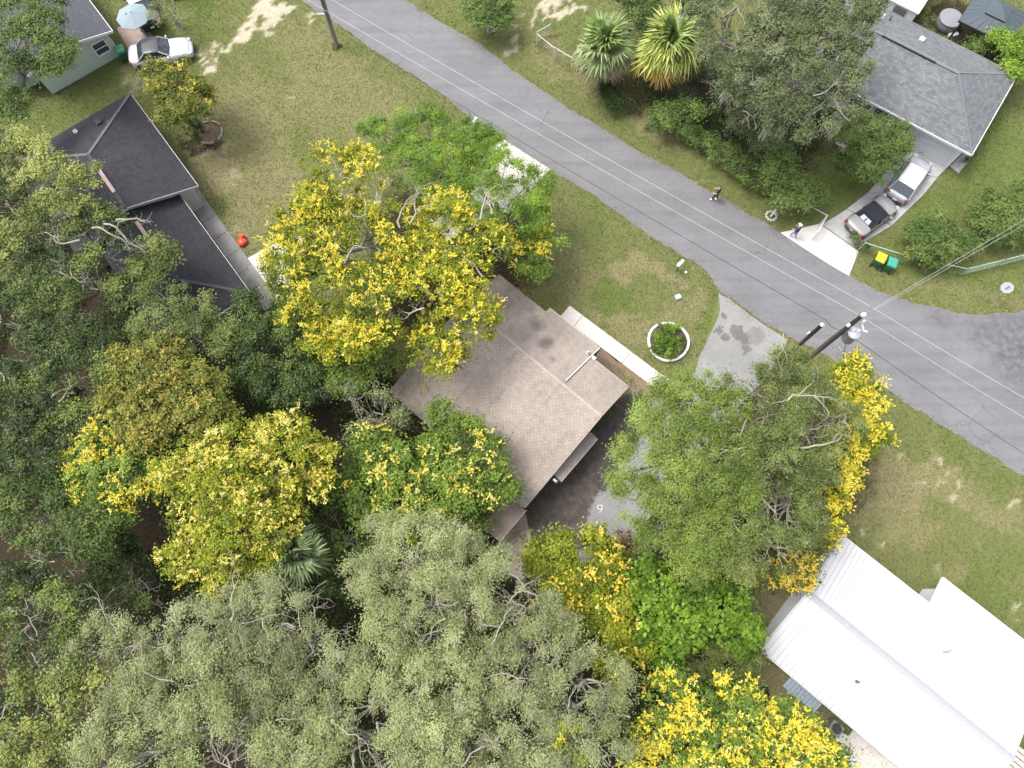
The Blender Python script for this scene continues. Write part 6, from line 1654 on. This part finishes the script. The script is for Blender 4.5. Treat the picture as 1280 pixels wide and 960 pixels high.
# clutter at the white house: air conditioner, boxes
ac = FW(FW.loc(1045, 905, .4)[0], vB - .35); at_ = thing('air_conditioner', 'grey air conditioning unit under the lower eave of the white roof', 'air conditioner', ac)
MB(ac).box(ac + Vector((0, 0, .4)), (.75, .7, .8), FW.a).build('casing', plain('ac_grey', (.12, .12, .11), .6), at_, bevel=.03)
MB(ac).lathe(ac + Vector((0, 0, .80)), [(.02, .02), (.26, .025), (.30, .01), (.30, 0)], 18).build('fan_grille', BLACK, at_)
ck = FW(FW.loc(1056, 916, .4)[0], vB - .5); ct_ = thing('storage_crate', 'dark storage crate beside the air conditioning unit', 'crate', ck)
MB(ck).box(ck + Vector((0, 0, .28)), (.7, .5, .55), FW.a + .2).build('tub', DGREY, ct_, bevel=.03)
MB(ck).box(ck + Vector((0, 0, .58)), (.75, .55, .06), FW.a + .2).build('lid', plain('crate_lid', (.30, .28, .24), .7), ct_, bevel=.02)
# porch chairs at the grey house
for k, (px, py, lab) in enumerate(((1072, 139, 'dark porch chair on the porch slab of the grey house'), (1064, 143, 'tan garden chair on the grass below the porch slab'))):
    b = G(px, py); t = thing('garden_chair', lab, 'chair', b, R(200 + 40 * k), 'porch chairs'); mt = (DGREY, plain('tan_wood', (.42, .34, .22), .8))[k]; z0 = .08 * (1 - k)
    MB().box((0, 0, .42 + z0), (.5, .5, .06)).build('seat', mt, t, bevel=.01); MB().box((-.24, 0, .75 + z0), (.06, .5, .62)).build('backrest', mt, t, bevel=.01)
    for sx in (-1, 1):
        for sy in (-1, 1): MB().box((sx * .21, sy * .21, .2 + z0), (.05, .05, .42)).build('leg', mt, t)
        MB().box((0, sx * .25, .62 + z0), (.5, .05, .05)).build('armrest', mt, t)
# potted plant and bag by the garage
gp = G(1205, 203); gpt = thing('potted_plant', 'small dark potted plant on the slab at the garage corner', 'plant', gp)
MB(gp).lathe(gp, [(.10, .05), (.16, .35), (.18, .35), (.15, .36), (.02, .33)], 14).build('pot', plain('terracotta', (.22, .14, .10), .8), gpt)
rs = np.random.RandomState(9); n = 140
leaf_mesh('leaves', np.array(gp) + np.array([0, 0, .5]) + rs.randn(n, 3) * .13, rs.randn(n, 3) + np.array([0, 0, 1]), .14, .06, rs.rand(n), L_DARK, gpt, gp, rs)
wb = G(1156, 188); wbt = thing('wheelbarrow', 'dark blue wheelbarrow in front of the garage door', 'wheelbarrow', wb, R(20))
MB().add([(-.4, -.22, .3), (.3, -.22, .3), (.3, .22, .3), (-.4, .22, .3), (-.5, -.34, .58), (.5, -.34, .6), (.5, .34, .6), (-.5, .34, .58)], [(3, 2, 1, 0), (0, 1, 5, 4), (1, 2, 6, 5), (2, 3, 7, 6), (3, 0, 4, 7)]).build('tray', plain('barrow_blue', (.035, .05, .11), .5), wbt)
for s in (-1, 1): MB().tube([(.6, s * .06, .2), (-.3, s * .24, .3), (-.95, s * .28, .55)], .02, 6).build('handle', BLACK, wbt)
MB().lathe((.6, 0, .2), [(.02, -.04), (.2, -.04), (.2, .04), (.02, .04)], 16, M=Matrix.Rotation(math.pi / 2, 3, 'X')).build('wheel', TYRE, wbt)
for s in (-1, 1): MB().tube([(-.25, s * .2, .32), (-.3, s * .22, .0)], .02, 6).build('leg', BLACK, wbt)

# ------------------------------------------------------------------ grass blades on the lawns
x, y, rs = scatter(560000, 81)
px, py = project(x, y)
ok = in_frame(px, py, 15) & ~in_poly(px, py, LITTER_PX) & ~in_poly(x, y, road_poly)
for poly in ([(975,291),(1024,280),(1057,262),(1084,241),(1110,212),(1128,184),(1186,207),(1172,222),(1155,243),(1115,282),(1070,312),(1061,345)], [(898,366),(985,425),(930,500),(775,700),(648,690),(742,545),(838,474),(878,440)],
             [(700,394),(711,382),(832,477),(822,490)], [(226,241),(246,232),(352,380),(331,390)], [(304,326),(372,290),(395,320),(350,384)], [(752,436),(826,492),(795,495),(742,449)], [(146,36),(188,6),(196,46),(163,66)], [(625,172),(687,213),(620,260),(560,230)]):
    ok &= ~in_poly(px, py, poly)
x, y, px, py = x[ok], y[ok], px[ok], py[ok]
def lookup(arr):
    X, Y = GR[0][0], GR[1][:, 0]
    return arr[np.clip(np.searchsorted(Y, y), 0, len(Y) - 1), np.clip(np.searchsorted(X, x), 0, len(X) - 1)]
keep_ = (rs.rand(len(x)) > lookup(GR[3]) * 1.1) & (rs.rand(len(x)) > lookup(GR[2]) * .9)
x, y = x[keep_], y[keep_]; n = len(x)
px, py = px[keep_], py[keep_]
tint = .42 + (vnoise(x, y, 1.3, 84) - .5) * .25 + rs.randn(n) * .11 + lookup(GR[4]) * .26 - lookup(GR[5]) * .22
hh = rs.uniform(.05, .12, n)
leaf_mesh('grass', np.stack([x, y, hh * .45 + .005], 1), rs.randn(n, 3) * .8 + np.array([0, 0, .7]), hh * 1.6, rs.uniform(.025, .05, n), tint, L_GRASS, None, (0, 0, 0), rs, T=rs.randn(n, 3) + np.array([0, 0, .5]))
tag(bpy.data.objects['grass'], 'short patchy grass on the lawns and verges', 'grass', kind='stuff')
# pale concrete drive slab hidden by the green trees
poly_sheet('drive_slab', [tuple(G(*p)[:2]) for p in [(626,172),(688,212),(640,262),(560,300),(520,262),(590,225)]], .03, .1, concrete_w)
# fallen petals and leaves: on the brown roof, under the trees, along the road edges
L_LITTER = leaf_mat('fallen_leaf', [(0, (.045, .028, .014)), (.45, (.14, .095, .05)), (.7, (.30, .22, .07)), (1, (.46, .36, .06))], trans=.1, rough=.9)
rs = np.random.RandomState(91); pts = []; tn = []
for cx, cy, sx, sy, k in ((540,450,26,18,420),(600,420,22,22,220),(560,520,30,16,260),(620,590,22,16,180),(520,480,16,14,160),(650,500,70,60,220)):
    for _ in range(k):
        a, b_ = cx + rs.randn() * sx, cy + rs.randn() * sy
        z_ = zroof(a, b_); u_, v_ = FM.loc(a, b_, z_)
        if ul + .1 < u_ < -.1 and .1 < v_ < 9.8:
            q = FM(u_, v_, z_ + .012); pts.append(tuple(q)); tn.append(.55 + rs.randn() * .3)
for cx, cy, sx, sy, k in ((660,340,30,40,500),(340,330,30,40,250),(1090,570,30,40,500),(1040,650,25,20,250),(230,150,30,20,300),(870,470,50,20,200),(960,850,30,40,400)):
    a, b_ = cx + rs.randn(k) * sx, cy + rs.randn(k) * sy
    for i in range(k):
        q = G(a[i], b_[i], .06); pts.append(tuple(q)); tn.append(.5 + rs.randn() * .3)
for i in rs.randint(0, len(road_poly), 7000):
    q = road_poly[i]; pts.append((q[0] + rs.randn() * .22, q[1] + rs.randn() * .22, .034)); tn.append(.35 + rs.randn() * .25)
n = len(pts)
lo = leaf_mesh('leaf_litter', np.array(pts), rs.randn(n, 3) * .25 + np.array([0, 0, 1]), rs.uniform(.035, .10, n), rs.uniform(.03, .07, n), np.array(tn), L_LITTER, None, (0, 0, 0), rs, fold=.05)
tag(lo, 'scattered fallen leaves and petals on roof, lawn and road edge', 'leaf litter', kind='stuff')
SC.render.engine = 'CYCLES'
